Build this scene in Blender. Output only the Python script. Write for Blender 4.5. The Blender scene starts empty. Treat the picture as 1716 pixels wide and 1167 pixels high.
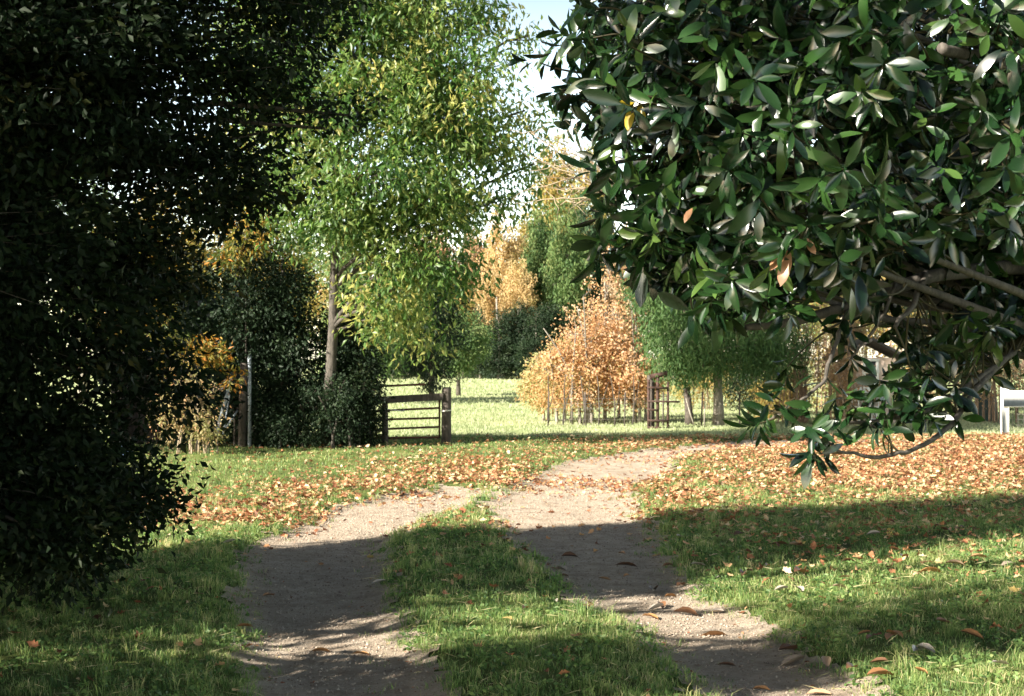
import bpy, math, random
import numpy as np
from mathutils import Vector, Matrix

random.seed(7)
rng = np.random.default_rng(7)
C = bpy.context.scene.collection
SC = bpy.context.scene
F, CX, CY, EYE = 2383.0, 858.0, 600.0, 1.7      # focal length in photo pixels, horizon point, eye height


def at(px, py, d):
    return np.array([(px - CX) / F * d, d, EYE - (py - CY) / F * d])


def gnd(px, py):
    d = EYE * F / (py - CY)
    return np.array([(px - CX) / F * d, d])


# ------------------------------------------------------------------ light and camera
AZ, EL = math.radians(33), math.radians(27)
TRAVEL = Vector((math.cos(AZ) * math.cos(EL), math.sin(AZ) * math.cos(EL), -math.sin(EL)))
w = bpy.data.worlds.new("World"); SC.world = w; w.use_nodes = True
nt = w.node_tree
sky = nt.nodes.new('ShaderNodeTexSky'); sky.sky_type = 'NISHITA'; sky.sun_disc = False
sky.sun_elevation = EL; sky.sun_rotation = math.atan2(-TRAVEL.x, -TRAVEL.y)
sky.air_density = 1.2; sky.dust_density = 1.0; sky.ozone_density = 1.0
bg = nt.nodes['Background']; bg.inputs['Strength'].default_value = 0.05
# hazy bright air low in the sky
tcw = nt.nodes.new('ShaderNodeTexCoord'); sx = nt.nodes.new('ShaderNodeSeparateXYZ'); nt.links.new(tcw.outputs['Generated'], sx.inputs[0])
mr = nt.nodes.new('ShaderNodeMapRange'); mr.interpolation_type = 'SMOOTHSTEP'
for k_, v_ in (('From Min', 0.0), ('From Max', 0.36), ('To Min', 4.2), ('To Max', 0.4)):
    mr.inputs[k_].default_value = v_
nt.links.new(sx.outputs['Z'], mr.inputs['Value'])
hs_ = nt.nodes.new('ShaderNodeHueSaturation'); hs_.inputs['Saturation'].default_value = 0.8
nt.links.new(sky.outputs[0], hs_.inputs['Color']); nt.links.new(mr.outputs[0], hs_.inputs['Value'])
nt.links.new(hs_.outputs[0], bg.inputs['Color'])
sl = bpy.data.lights.new('sun', 'SUN'); sl.energy = 5.0; sl.angle = math.radians(0.5); sl.color = (1.0, 0.93, 0.80)
so = bpy.data.objects.new('sun', sl); C.objects.link(so)
so.rotation_euler = TRAVEL.to_track_quat('-Z', 'Y').to_euler(); so.location = (-20, -15, 25)
cam = bpy.data.cameras.new('camera'); co = bpy.data.objects.new('camera', cam); C.objects.link(co)
co.location = (0, 0, EYE); co.rotation_euler = (math.radians(90), 0, 0)
cam.sensor_width = 36; cam.lens = F / 1716 * 36; cam.shift_y = (CY - 583.5) / 1716
cam.clip_start = 0.1; cam.clip_end = 3000
cam.dof.use_dof = True; cam.dof.focus_distance = 9.0; cam.dof.aperture_fstop = 6.3
SC.camera = co
SC.view_settings.view_transform = 'Standard'; SC.view_settings.look = 'None'
SC.view_settings.exposure = 1.92; SC.view_settings.gamma = 1
SC.render.engine = 'CYCLES'
cy = SC.cycles
cy.max_bounces = 6; cy.diffuse_bounces = 3; cy.glossy_bounces = 2; cy.transmission_bounces = 4
cy.sample_clamp_indirect = 4; cy.use_denoising = True

# ------------------------------------------------------------------ materials


def mat(name):
    m = bpy.data.materials.new(name); m.use_nodes = True
    n = m.node_tree
    return m, n, n.nodes['Principled BSDF'], n.nodes['Material Output']


def ramp(n, cols, interp='LINEAR'):
    r = n.nodes.new('ShaderNodeValToRGB'); r.color_ramp.interpolation = interp
    e = r.color_ramp.elements
    while len(e) < len(cols):
        e.new(0.5)
    for i, c in enumerate(cols):
        if len(c) == 2:
            e[i].position = c[0]; e[i].color = (*c[1], 1)
        else:
            e[i].position = i / max(1, len(cols) - 1); e[i].color = (*c, 1)
    return r


def leaf_mat(name, cols, trans=0.35, rough=0.5, spec=0.35, tgain=1.5, back=None):
    m, n, p, out = mat(name)
    a = n.nodes.new('ShaderNodeAttribute'); a.attribute_name = 'tint'
    r = ramp(n, cols); n.links.new(a.outputs['Fac'], r.inputs[0])
    col = r.outputs[0]
    if back:
        g = n.nodes.new('ShaderNodeNewGeometry'); mx = n.nodes.new('ShaderNodeMix'); mx.data_type = 'RGBA'
        n.links.new(g.outputs['Backfacing'], mx.inputs['Factor'])
        n.links.new(col, mx.inputs['B']); mx.inputs['A'].default_value = (*back, 1)
        col = mx.outputs['Result']
    n.links.new(col, p.inputs['Base Color'])
    p.inputs['Roughness'].default_value = rough; p.inputs['Specular IOR Level'].default_value = spec
    if trans > 0:
        t = n.nodes.new('ShaderNodeBsdfTranslucent')
        hs = n.nodes.new('ShaderNodeHueSaturation'); hs.inputs['Value'].default_value = tgain; hs.inputs['Saturation'].default_value = 1.1
        n.links.new(r.outputs[0], hs.inputs['Color']); n.links.new(hs.outputs[0], t.inputs['Color'])
        ms = n.nodes.new('ShaderNodeMixShader'); ms.inputs[0].default_value = trans
        n.links.new(p.outputs[0], ms.inputs[1]); n.links.new(t.outputs[0], ms.inputs[2])
        n.links.new(ms.outputs[0], out.inputs['Surface'])
    return m


def bark_mat(name, c1, c2, scale=6, stretch=4, bump=0.5, rough=0.9):
    m, n, p, out = mat(name)
    tc = n.nodes.new('ShaderNodeTexCoord'); mp = n.nodes.new('ShaderNodeMapping')
    mp.inputs['Scale'].default_value = (stretch, stretch, 1)
    n.links.new(tc.outputs['Object'], mp.inputs[0])
    ns = n.nodes.new('ShaderNodeTexNoise'); ns.inputs['Scale'].default_value = scale; ns.inputs['Detail'].default_value = 8; ns.inputs['Roughness'].default_value = 0.7
    n.links.new(mp.outputs[0], ns.inputs[0])
    r = ramp(n, [(0.35, c1), (0.65, c2)]); n.links.new(ns.outputs['Fac'], r.inputs[0])
    n.links.new(r.outputs[0], p.inputs['Base Color']); p.inputs['Roughness'].default_value = rough
    b = n.nodes.new('ShaderNodeBump'); b.inputs['Strength'].default_value = bump; b.inputs['Distance'].default_value = 0.02
    n.links.new(ns.outputs['Fac'], b.inputs['Height']); n.links.new(b.outputs[0], p.inputs['Normal'])
    return m


def ground_mat(name, cols, scales, bump=0.4, dist=0.03):
    m, n, p, out = mat(name)
    tc = n.nodes.new('ShaderNodeTexCoord')
    n1 = n.nodes.new('ShaderNodeTexNoise'); n1.inputs['Scale'].default_value = scales[0]; n1.inputs['Detail'].default_value = 6
    n2 = n.nodes.new('ShaderNodeTexNoise'); n2.inputs['Scale'].default_value = scales[1]; n2.inputs['Detail'].default_value = 8; n2.inputs['Roughness'].default_value = 0.75
    for q in (n1, n2):
        n.links.new(tc.outputs['Object'], q.inputs[0])
    ad = n.nodes.new('ShaderNodeMath'); ad.operation = 'MULTIPLY_ADD'; ad.inputs[1].default_value = 0.5
    n.links.new(n1.outputs['Fac'], ad.inputs[0])
    hm = n.nodes.new('ShaderNodeMath'); hm.operation = 'MULTIPLY'; hm.inputs[1].default_value = 0.5
    n.links.new(n2.outputs['Fac'], hm.inputs[0]); n.links.new(hm.outputs[0], ad.inputs[2])
    r = ramp(n, cols); n.links.new(ad.outputs[0], r.inputs[0])
    n.links.new(r.outputs[0], p.inputs['Base Color']); p.inputs['Roughness'].default_value = 0.95; p.inputs['Specular IOR Level'].default_value = 0.15
    b = n.nodes.new('ShaderNodeBump'); b.inputs['Strength'].default_value = bump; b.inputs['Distance'].default_value = dist
    n.links.new(n2.outputs['Fac'], b.inputs['Height']); n.links.new(b.outputs[0], p.inputs['Normal'])
    return m


BARK_GREY = bark_mat('bark_grey', (0.10, 0.085, 0.07), (0.30, 0.27, 0.23))
BARK_DARK = bark_mat('bark_dark', (0.03, 0.026, 0.02), (0.09, 0.075, 0.06))
BARK_PALE = bark_mat('bark_pale', (0.22, 0.19, 0.16), (0.42, 0.38, 0.33))
BARK_MAG = bark_mat('bark_magnolia', (0.03, 0.026, 0.021), (0.11, 0.095, 0.08))
TWIG_TAN = bark_mat('twig_tan', (0.20, 0.15, 0.10), (0.36, 0.29, 0.20))
TWIG_BROWN = bark_mat('twig_brown', (0.17, 0.11, 0.075), (0.34, 0.24, 0.17))
WOOD_DARK = bark_mat('wood_weathered', (0.035, 0.028, 0.024), (0.11, 0.09, 0.075))
WOOD_GREY = bark_mat('wood_grey', (0.12, 0.11, 0.10), (0.26, 0.24, 0.22))
WHITE = bark_mat('white_paint', (0.66, 0.63, 0.58), (0.84, 0.82, 0.78), bump=0.02, rough=0.6)
RED_WOOD = bark_mat('red_wood', (0.24, 0.06, 0.04), (0.40, 0.13, 0.09))
RUST = bark_mat('rust', (0.05, 0.022, 0.015), (0.17, 0.07, 0.045), scale=14, stretch=1)
RUSTD = bark_mat('rust_dark', (0.025, 0.015, 0.012), (0.08, 0.04, 0.03), scale=14, stretch=1)
GALV = bark_mat('galvanised', (0.20, 0.23, 0.26), (0.36, 0.40, 0.44), scale=10, stretch=1, bump=0.1, rough=0.45)
WIRE = bark_mat('wire', (0.07, 0.06, 0.055), (0.18, 0.16, 0.145), bump=0, rough=0.5)
PINK_WALL = bark_mat('faded_red_wall', (0.50, 0.36, 0.28), (0.64, 0.50, 0.41), stretch=1)
DARK_GLASS, _n, _p, _o = mat('dark_glass'); _p.inputs['Base Color'].default_value = (0.03, 0.035, 0.04, 1); _p.inputs['Roughness'].default_value = 0.1
BARREL = bark_mat('barrel_plastic', (0.012, 0.03, 0.032), (0.03, 0.055, 0.058), bump=0.05, rough=0.4)
BLUE = bark_mat('blue_plastic', (0.12, 0.20, 0.42), (0.30, 0.42, 0.68), bump=0.05, rough=0.4)
SHINGLE = bark_mat('roof_shingle', (0.06, 0.055, 0.05), (0.14, 0.12, 0.11))

# ------------------------------------------------------------------ mesh building


class MB:
    """Collects quads and triangles with a per-point tint."""

    def __init__(s):
        s.v = []; s.q = []; s.t = []; s.tint = []; s.n = 0

    def add(s, v, q=None, t=None, tint=0.5):
        v = np.asarray(v, float).reshape(-1, 3)
        s.v.append(v)
        if q is not None and len(q):
            s.q.append(np.asarray(q, np.int64).reshape(-1, 4) + s.n)
        if t is not None and len(t):
            s.t.append(np.asarray(t, np.int64).reshape(-1, 3) + s.n)
        s.tint.append(np.broadcast_to(np.asarray(tint, float), (len(v),)).copy())
        s.n += len(v)

    def tube(s, pts, rad, k=6, cap=True):
        pts = np.asarray(pts, float); m = len(pts)
        rad = np.broadcast_to(np.asarray(rad, float), (m,))
        tg = np.gradient(pts, axis=0); tg /= np.linalg.norm(tg, axis=1)[:, None] + 1e-9
        ref = np.array([0.0, 0, 1]) if abs(tg[0][2]) < 0.9 else np.array([1.0, 0, 0])
        u = np.cross(tg, ref); u /= np.linalg.norm(u, axis=1)[:, None] + 1e-9
        vv = np.cross(tg, u)
        a = np.arange(k) / k * 2 * math.pi
        ring = pts[:, None] + rad[:, None, None] * (np.cos(a)[None, :, None] * u[:, None] + np.sin(a)[None, :, None] * vv[:, None])
        i = np.arange(m - 1)[:, None] * k; j = np.arange(k)[None]; j2 = (j + 1) % k
        q = np.stack([i + j, i + j2, i + k + j2, i + k + j], -1).reshape(-1, 4)
        V = ring.reshape(-1, 3)
        if cap:
            n = len(V); V = np.vstack([V, pts[:1], pts[-1:]])
            jj = np.arange(k); jn = (jj + 1) % k
            t = np.vstack([np.stack([jn, jj, np.full(k, n)], -1), np.stack([(m - 1) * k + jj, (m - 1) * k + jn, np.full(k, n + 1)], -1)])
            s.add(V, q, t)
        else:
            s.add(V, q)

    def box(s, c, size, rot=None, bev=0.0):
        c = np.asarray(c, float); h = np.asarray(size, float) / 2
        b = min(bev, h.min() * 0.6) if bev else 0
        if not b:
            P = np.array([[x, y, z] for x in (-1, 1) for y in (-1, 1) for z in (-1, 1)]) * h
            q = [[0, 1, 3, 2], [4, 6, 7, 5], [0, 4, 5, 1], [2, 3, 7, 6], [0, 2, 6, 4], [1, 5, 7, 3]]
            t = []
        else:
            P = []; idx = {}
            for x in (-1, 1):
                for y in (-1, 1):
                    for z in (-1, 1):
                        for ax in range(3):
                            p = np.array([x, y, z]) * (h - b); p[ax] = np.array([x, y, z])[ax] * h[ax]
                            idx[(x, y, z, ax)] = len(P); P.append(p)
            P = np.array(P); q = []; t = []
            for ax in range(3):
                o1, o2 = [a for a in range(3) if a != ax]
                for sg in (-1, 1):
                    f = []
                    for s1, s2 in ((-1, -1), (1, -1), (1, 1), (-1, 1)):
                        k = [0, 0, 0]; k[ax] = sg; k[o1] = s1; k[o2] = s2; f.append(idx[(*k, ax)])
                    q.append(f)
                for s1 in (-1, 1):
                    for s2 in (-1, 1):
                        k1 = [0, 0, 0]; k1[ax] = -1; k1[o1] = s1; k1[o2] = s2
                        k2 = list(k1); k2[ax] = 1
                        q.append([idx[(*k1, o1)], idx[(*k2, o1)], idx[(*k2, o2)], idx[(*k1, o2)]])
            for x in (-1, 1):
                for y in (-1, 1):
                    for z in (-1, 1):
                        t.append([idx[(x, y, z, a)] for a in range(3)])
        if rot is not None:
            P = P @ np.array(rot).T
        s.add(P + c, q, t)

    def mesh(s, name, material, smooth=False):
        V = np.vstack(s.v) if s.v else np.zeros((0, 3))
        Q = np.vstack(s.q) if s.q else np.zeros((0, 4), np.int64)
        T = np.vstack(s.t) if s.t else np.zeros((0, 3), np.int64)
        me = bpy.data.meshes.new(name)
        me.vertices.add(len(V)); me.vertices.foreach_set('co', V.astype(np.float32).ravel())
        nl = Q.size + T.size; me.loops.add(nl)
        me.loops.foreach_set('vertex_index', np.concatenate([Q.ravel(), T.ravel()]).astype(np.int32))
        st = np.concatenate([np.arange(len(Q)) * 4, Q.size + np.arange(len(T)) * 3]).astype(np.int32)
        me.polygons.add(len(st)); me.polygons.foreach_set('loop_start', st)
        a = me.attributes.new('tint', 'FLOAT', 'POINT'); a.data.foreach_set('value', np.concatenate(s.tint).astype(np.float32))
        if smooth:
            me.polygons.foreach_set('use_smooth', np.ones(len(st), bool))
        me.update(calc_edges=True); me.validate()
        me.materials.append(material)
        return me

    def build(s, name, material, parent=None, smooth=False, label=None):
        o = bpy.data.objects.new(name, s.mesh(name, material, smooth)); C.objects.link(o)
        if parent is not None:
            o.parent = parent
        if label:
            o['label'] = label
        return o


def tag(o, label, cat, group=None):
    o['label'] = label; o['category'] = cat
    if group:
        o['group'] = group
    return o


def thing(name, label, cat, loc=(0, 0, 0), group=None, rz=0):
    o = bpy.data.objects.new(name, None); C.objects.link(o); o.location = loc; o.rotation_euler = (0, 0, rz)
    o.empty_display_size = 0.2
    return tag(o, label, cat, group)


def copy_tree(o, loc, rz, sc, label, group=None, recolour=None):
    c = o.copy(); C.objects.link(c); c.location = loc; c.rotation_euler = (0, 0, rz); c.scale = sc; c['label'] = label
    if group:
        c['group'] = group
    for ch in list(o.children):
        d = ch.copy(); C.objects.link(d); d.parent = c
        if recolour and ch.name.startswith('crown'):
            d.material_slots[0].link = 'OBJECT'; d.material_slots[0].material = recolour
    return c


def unit(a):
    return a / (np.linalg.norm(a, axis=-1, keepdims=True) + 1e-9)


def perp(A):
    R = rng.normal(size=A.shape)
    return unit(np.cross(A, R))


def add_leaves(mb, P, A, L, W, tint, fold=0.25, S=None):
    """Small leaves: a folded blade of four triangles worth, lengthwise bent."""
    n = len(P); A = unit(A); S = perp(A) if S is None else S; N = np.cross(A, S)
    L = np.broadcast_to(L, (n,))[:, None]; W = np.broadcast_to(W, (n,))[:, None]
    f = fold * W
    b = P; l = P + A * L * 0.42 + S * W * 0.5 + N * f; r = P + A * L * 0.42 - S * W * 0.5 + N * f
    tip = P + A * L - N * f * 0.8
    m = P + A * L * 0.5
    V = np.stack([b, l, m, r, tip], 1).reshape(-1, 3)
    k = np.arange(n)[:, None] * 5
    T = np.stack([k + [0, 2, 1], k + [0, 3, 2], k + [1, 2, 4], k + [2, 3, 4]], 1).reshape(-1, 3)
    mb.add(V, None, T, np.repeat(np.broadcast_to(tint, (n,)), 5))


def big_leaves(mb, P, A, N, L, W, tint, arch=0.12, fold=0.12):
    """Broad leathery leaves, 3 points across and 5 along, arched and folded on the midrib."""
    n = len(P); A = unit(A); S = unit(np.cross(A, N)); N = np.cross(S, A)
    ts = np.array([0.0, 0.12, 0.34, 0.6, 0.82]); ws = np.array([0.06, 0.42, 0.88, 1.0, 0.72])
    L = np.broadcast_to(L, (n,))[:, None, None]; W = np.broadcast_to(W, (n,))[:, None, None]
    ar = np.broadcast_to(arch, (n,))[:, None, None]; fo = np.broadcast_to(fold, (n,))[:, None, None]
    t = ts[None, :, None]; wv = ws[None, :, None]
    wav = rng.normal(0, 0.03, (n, 5, 1))
    mid = P[:, None] + A[:, None] * L * t - N[:, None] * L * ar * (2 * t) ** 2 / 2
    lf = mid + S[:, None] * W * wv * 0.5 + N[:, None] * W * wv * (fo + wav)
    rt = mid - S[:, None] * W * wv * 0.5 + N[:, None] * W * wv * (fo - wav)
    tip = (P + A * L[:, 0] - N * L[:, 0] * ar[:, 0] * 2)[:, None]
    V = np.concatenate([np.stack([lf, mid, rt], 2).reshape(n, 15, 3), tip], 1)
    k = (np.arange(n) * 16)[:, None]
    Q = []
    for i in range(4):
        for j in range(2):
            Q.append(k + np.array([i * 3 + j, (i) * 3 + j + 1, (i + 1) * 3 + j + 1, (i + 1) * 3 + j]))
    T = [k + np.array([12, 13, 15]), k + np.array([13, 14, 15])]
    mb.add(V.reshape(-1, 3), np.stack(Q, 1).reshape(-1, 4), np.stack(T, 1).reshape(-1, 3), np.repeat(np.broadcast_to(tint, (n,)), 16))


def bez(a, b, c, n=8):
    t = np.linspace(0, 1, n)[:, None]
    return (1 - t) ** 2 * a + 2 * t * (1 - t) * b + t ** 2 * c


def wobble(path, amp):
    w_ = np.cumsum(rng.normal(0, amp, path.shape), 0); t = np.linspace(0, 1, len(path))[:, None]
    return path + w_ - t * w_[-1]


def in_ball(n, outer=0.42):
    d = unit(rng.normal(size=(n, 3)))
    return d * (rng.random(n) ** outer)[:, None]


def grow(name, label, cat, base, lobes, ncl, per, rc, L, W, leafm, bark, trunk_h, trunk_r, group=None, droop=0.5, stems=1,
         lean=(0, 0), twigs=0.6, tint=(0.5, 0.2), fold=0.25, twig_r=0.018, flare=1.3, outward=0.6, squash=0.7, limb_r=0.35, outer=0.42, wts=1.0):
    """A tree or shrub: trunk, limbs and twigs in one mesh, its leaves in another. Lobes (x, y, z, rx, ry, rz) are relative to the base."""
    root = thing(name, label, cat, (*base, terrain(base[0], base[1])), group)
    tm, cm = MB(), MB()
    lobes = np.array(lobes, float)
    tops = []
    for s in range(stems):
        off = np.array([0, 0, 0.0]) if stems == 1 else np.array([rng.normal(0, 0.22), rng.normal(0, 0.22), 0])
        top = np.array([lean[0], lean[1], trunk_h]) + (0 if stems == 1 else rng.normal(0, 0.3, 3) * [1, 1, 0.3])
        p = bez(off + [0, 0, -0.15], off + np.array([lean[0] * 0.2, lean[1] * 0.2, trunk_h * 0.5]), top, 10)
        p = wobble(p, trunk_r * 0.12)
        rr = trunk_r * (1 - 0.72 * np.linspace(0, 1, 10)); rr[0] *= flare; rr[1] *= 1 + (flare - 1) * 0.4
        tm.tube(p, rr, 10 if trunk_r > 0.08 else 6)
        tops.append((p, rr))
    vol = np.prod(lobes[:, 3:6], axis=1) ** 0.8 * wts; cnt = np.maximum(1, (ncl * vol / vol.sum()).astype(int))
    for lb, c in zip(lobes, cnt):
        ctr, rad = lb[:3], lb[3:6]
        p, rr = tops[rng.integers(len(tops))]
        hd = np.hypot(*(ctr[:2]))
        za = np.clip(ctr[2] - 0.6 * hd, trunk_h * 0.3, trunk_h)
        i = int(np.argmin(abs(p[:, 2] - za)))
        lp = bez(p[i], (p[i] * 0.5 + ctr * 0.5) + [0, 0, 0.12 * hd], ctr, 9); lp = wobble(lp, 0.03 * np.linalg.norm(ctr - p[i]) * 0.4)
        r0 = max(rr[i] * limb_r * 1.4, twig_r * 1.3)
        tm.tube(lp, np.linspace(min(r0, rr[i]), twig_r, 9), 6, cap=False)
        cc = ctr + in_ball(c, outer) * rad
        ct = np.clip(rng.normal(tint[0], tint[1], c), 0, 1)
        for q in range(c):
            if rng.random() < twigs:
                st = lp[rng.integers(4, 9)]
                tp = bez(st, (st + cc[q]) / 2 + rng.normal(0, 0.06, 3) * np.linalg.norm(cc[q] - st) + [0, 0, 0.05], cc[q], 5)
                tm.tube(tp, np.linspace(twig_r * 0.7, twig_r * 0.2, 5), 4, cap=False)
        k = np.repeat(np.arange(c), per)
        P = cc[k] + rng.normal(size=(len(k), 3)) * np.array([rc, rc, rc * squash])
        A = rng.normal(size=(len(k), 3)) * 0.6 + outward * unit(P - ctr) + np.array([0, 0, -droop])
        Ls = L * rng.uniform(0.65, 1.25, len(k))
        add_leaves(cm, P, A, Ls, Ls * W / L, np.clip(ct[k] + rng.normal(0, 0.09, len(k)), 0, 1), fold)
    tm.build('trunk', bark, root, True)
    cm.build('crown', leafm, root)
    return root


# ------------------------------------------------------------------ terrain


def sm(x, a, b):
    t = np.clip((x - a) / (b - a), 0, 1); return t * t * (3 - 2 * t)


def wav(x, y, s, seed):
    r = np.random.default_rng(seed); v = 0
    for i in range(6):
        a = r.uniform(0, 6.28); f = r.uniform(0.6, 1.6) / s; ph = r.uniform(0, 6.28)
        v = v + np.sin((x * math.cos(a) + y * math.sin(a)) * f * 6.28 + ph)
    return v / 6


RUTS = []
for rows in ([(1300, 420, 790), (1167, 430, 730), (1080, 430, 690), (1000, 408, 640), (910, 420, 635), (872, 520, 700), (845, 570, 770), (827, 670, 800), (817, 735, 815)],
             [(1300, 1330, 1560), (1167, 1215, 1450), (1090, 1125, 1340), (1040, 1070, 1275), (1000, 975, 1180), (960, 935, 1130), (920, 890, 1100), (880, 850, 1085), (850, 820, 1065), (830, 830, 1055), (810, 880, 1060), (790, 915, 1110), (772, 955, 1120), (760, 1040, 1140), (750, 1120, 1260), (744, 1180, 1400), (738, 1230, 1560)]):
    e = np.array([[*gnd(a, y)[[1]], gnd(a, y)[0], gnd(b, y)[0]] for y, a, b in rows]); RUTS.append(e[np.argsort(e[:, 0])])


def rut(x, y):
    """Signed distance into the wheel tracks, metres (positive on bare dirt)."""
    best = np.full(np.broadcast(x, y).shape, -9.0)
    for e in RUTS:
        l = np.interp(y, e[:, 0], e[:, 1]); r = np.interp(y, e[:, 0], e[:, 2])
        s = np.minimum(x - l, r - x); s = np.minimum(s, (e[-1, 0] - y) * 0.5); best = np.maximum(best, s)
    return best


def rutm(x, y):
    j = 0.07 * wav(x, y, 0.45, 3) + 0.05 * wav(x, y, 0.17, 4)
    return rut(x, y) + j * 1.7 - 0.045


def terrain(x, y):
    x = np.asarray(x, float); y = np.asarray(y, float)
    base = 0.03 * wav(x, y, 2.4, 1) + 0.015 * wav(x, y, 0.8, 2) + 0.10 * wav(x, y, 30, 5) * sm(y, 25, 60)
    return base * sm(np.hypot(x, y), 0, 3) - 0.07 * sm(rut(x, y), -0.35, 0.2)


def grid_sheet(name, xs, ys, material, dz=0.0, keep=None):
    X, Y = np.meshgrid(xs, ys); Z = terrain(X, Y) + dz
    nx = len(xs)
    i = (np.arange(len(ys) - 1)[:, None] * nx + np.arange(nx - 1)[None])
    Q = np.stack([i, i + 1, i + nx + 1, i + nx], -1).reshape(-1, 4)
    if keep is not None:
        kx = (X[:-1, :-1] + X[1:, 1:]) / 2; ky = (Y[:-1, :-1] + Y[1:, 1:]) / 2
        k = keep(kx, ky).ravel(); Q = Q[k]
        used = np.unique(Q); mp = np.full(X.size, -1); mp[used] = np.arange(len(used))
        V = np.stack([X.ravel(), Y.ravel(), Z.ravel()], 1)[used]; Q = mp[Q]
    else:
        V = np.stack([X.ravel(), Y.ravel(), Z.ravel()], 1)
    mb = MB(); mb.add(V, Q)
    return mb.build(name, material, None, True)


def geo(a, b, step, g):
    out = [a]; s = step
    while out[-1] < b:
        out.append(out[-1] + s); s *= g
    return np.array(out)


TURF = ground_mat('turf', [(0.36, (0.05, 0.042, 0.018)), (0.46, (0.08, 0.10, 0.028)), (0.54, (0.12, 0.155, 0.04)), (0.66, (0.22, 0.18, 0.08))], (1.2, 14))
MEADOW = ground_mat('meadow_turf', [(0.38, (0.20, 0.25, 0.10)), (0.5, (0.30, 0.35, 0.16)), (0.62, (0.40, 0.40, 0.22))], (0.25, 3), dist=0.06)
DIRT = ground_mat('sandy_dirt', [(0.34, (0.28, 0.215, 0.16)), (0.46, (0.42, 0.34, 0.26)), (0.56, (0.52, 0.43, 0.34)), (0.66, (0.58, 0.50, 0.41))], (6.0, 30), bump=1.0, dist=0.05)

core_x = np.arange(-7, 9.01, 0.14)
xs = np.concatenate([-geo(7, 900, 0.16, 1.13)[1:][::-1], core_x, geo(9, 900, 0.16, 1.13)[1:]])
core_y = np.arange(4, 30.6, 0.14)
ys1 = np.concatenate([4 - geo(0, 60, 0.16, 1.2)[1:][::-1], core_y])
ys2 = np.concatenate([[ys1[-1]], ys1[-1] + geo(0, 1800, 0.16, 1.06)[1:]])
o = grid_sheet('ground', xs, ys1, TURF); o['kind'] = 'structure'
o = grid_sheet('meadow', xs, ys2, MEADOW); o['kind'] = 'structure'
o = grid_sheet('dirt_track', np.arange(-4, 9.5, 0.055), np.arange(4.5, 30, 0.055), DIRT, 0.012, lambda x, y: rutm(x, y) > -0.16); o['kind'] = 'structure'

# ------------------------------------------------------------------ ground cover
LITTER = leaf_mat('leaf_litter', [(0.09, 0.04, 0.025), (0.25, 0.10, 0.05), (0.44, 0.20, 0.10), (0.58, 0.36, 0.19), (0.68, 0.53, 0.35), (0.60, 0.43, 0.12)], 0.2, 0.55, 0.35)
GRASSM = leaf_mat('grass_blades', [(0.055, 0.11, 0.035), (0.12, 0.20, 0.06), (0.23, 0.30, 0.10), (0.38, 0.37, 0.17), (0.52, 0.44, 0.26)], 0.4, 0.5, 0.3, 1.6)


def px_of(x, y):
    return CX + x / y * F, CY + EYE / y * F


def gauss(px, py, cx, cy_, sx, sy):
    return np.exp(-((px - cx) / sx) ** 2 - ((py - cy_) / sy) ** 2)


def litter_density(x, y):
    """How thickly dead leaves lie, 0 to 1, drifted along the track's edges and under the magnolia."""
    px, py = px_of(x, y)
    d = 1.5 * gauss(px, py, 390, 862, 170, 22) + 1.3 * gauss(px, py, 590, 822, 130, 16) + 0.85 * gauss(px, py, 790, 787, 170, 17)
    d = d + 1.3 * gauss(px, py, 900, 806, 190, 10) + 0.5 * gauss(px, py, 1090, 765, 210, 14) + 1.0 * gauss(px, py, 1400, 790, 260, 40)
    d = d + 1.0 * gauss(px, py, 1640, 770, 200, 55) + 0.7 * gauss(px, py, 1150, 840, 90, 40) + 0.35 * gauss(px, py, 850, 880, 150, 22) + 0.25 * gauss(px, py, 1500, 900, 300, 60)
    d = d + 0.35 * gauss(px, py, 1060, 850, 60, 20) + 0.5 * gauss(px, py, 1250, 745, 250, 12) + 0.05 * gauss(px, py, 550, 765, 200, 25)
    d = d * (1 - .99 * gauss(px, py, 1020, 779, 140, 15) ** .6) * (1 - .7 * gauss(px, py, 480, 770, 200, 30))
    return np.clip(d * (0.62 + 0.75 * wav(x, y, 1.1, 11) + 0.75 * wav(x, y, .37, 12)), 0, 1) * .95 + 0.014


def scatter(n, y0, y1, margin=1.1):
    """Points over the visible wedge of ground between two distances, uniform in area."""
    y = np.sqrt(rng.uniform(y0 * y0, y1 * y1, n)); x = y * rng.uniform(-0.37, 0.37, n) * margin
    return x, y




def add_lobed(mb, P, A, S, L, tint):
    """Crisp lobed dead leaves, curled both ways."""
    n = len(P); A = unit(A); N = np.cross(A, S)
    out = np.array([(0, 0), (.16, .10), (.24, .26), (.40, .14), (.52, .34), (.68, .16), (.82, .17), (1, 0), (.80, -.18), (.66, -.15), (.54, -.32), (.38, -.15), (.26, -.27), (.14, -.10), (.48, 0)])
    m = len(out); u = out[None, :, 0] + rng.normal(0, .035, (n, m)); v = (out[None, :, 1] + rng.normal(0, .035, (n, m))) * rng.uniform(.75, 1.35, (n, 1))
    c1 = rng.normal(.35, .5, (n, 1)); c2 = rng.normal(1.0, .9, (n, 1)); c3 = rng.normal(0, .6, (n, 1))
    h = c1 * (u - .5) ** 2 + c2 * v ** 2 + c3 * (u - .5) * v + rng.normal(0, .02, (n, m))
    L = np.broadcast_to(L, (n,))[:, None, None]
    V = P[:, None] + L * (A[:, None] * (u - .5)[..., None] + S[:, None] * v[..., None] + N[:, None] * h[..., None])
    k = np.arange(n)[:, None] * m
    T = np.stack([k + [i, (i + 1) % (m - 1), m - 1] for i in range(m - 1)], 1).reshape(-1, 3)
    mb.add(V.reshape(-1, 3), None, T, np.repeat(tint, m))


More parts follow.
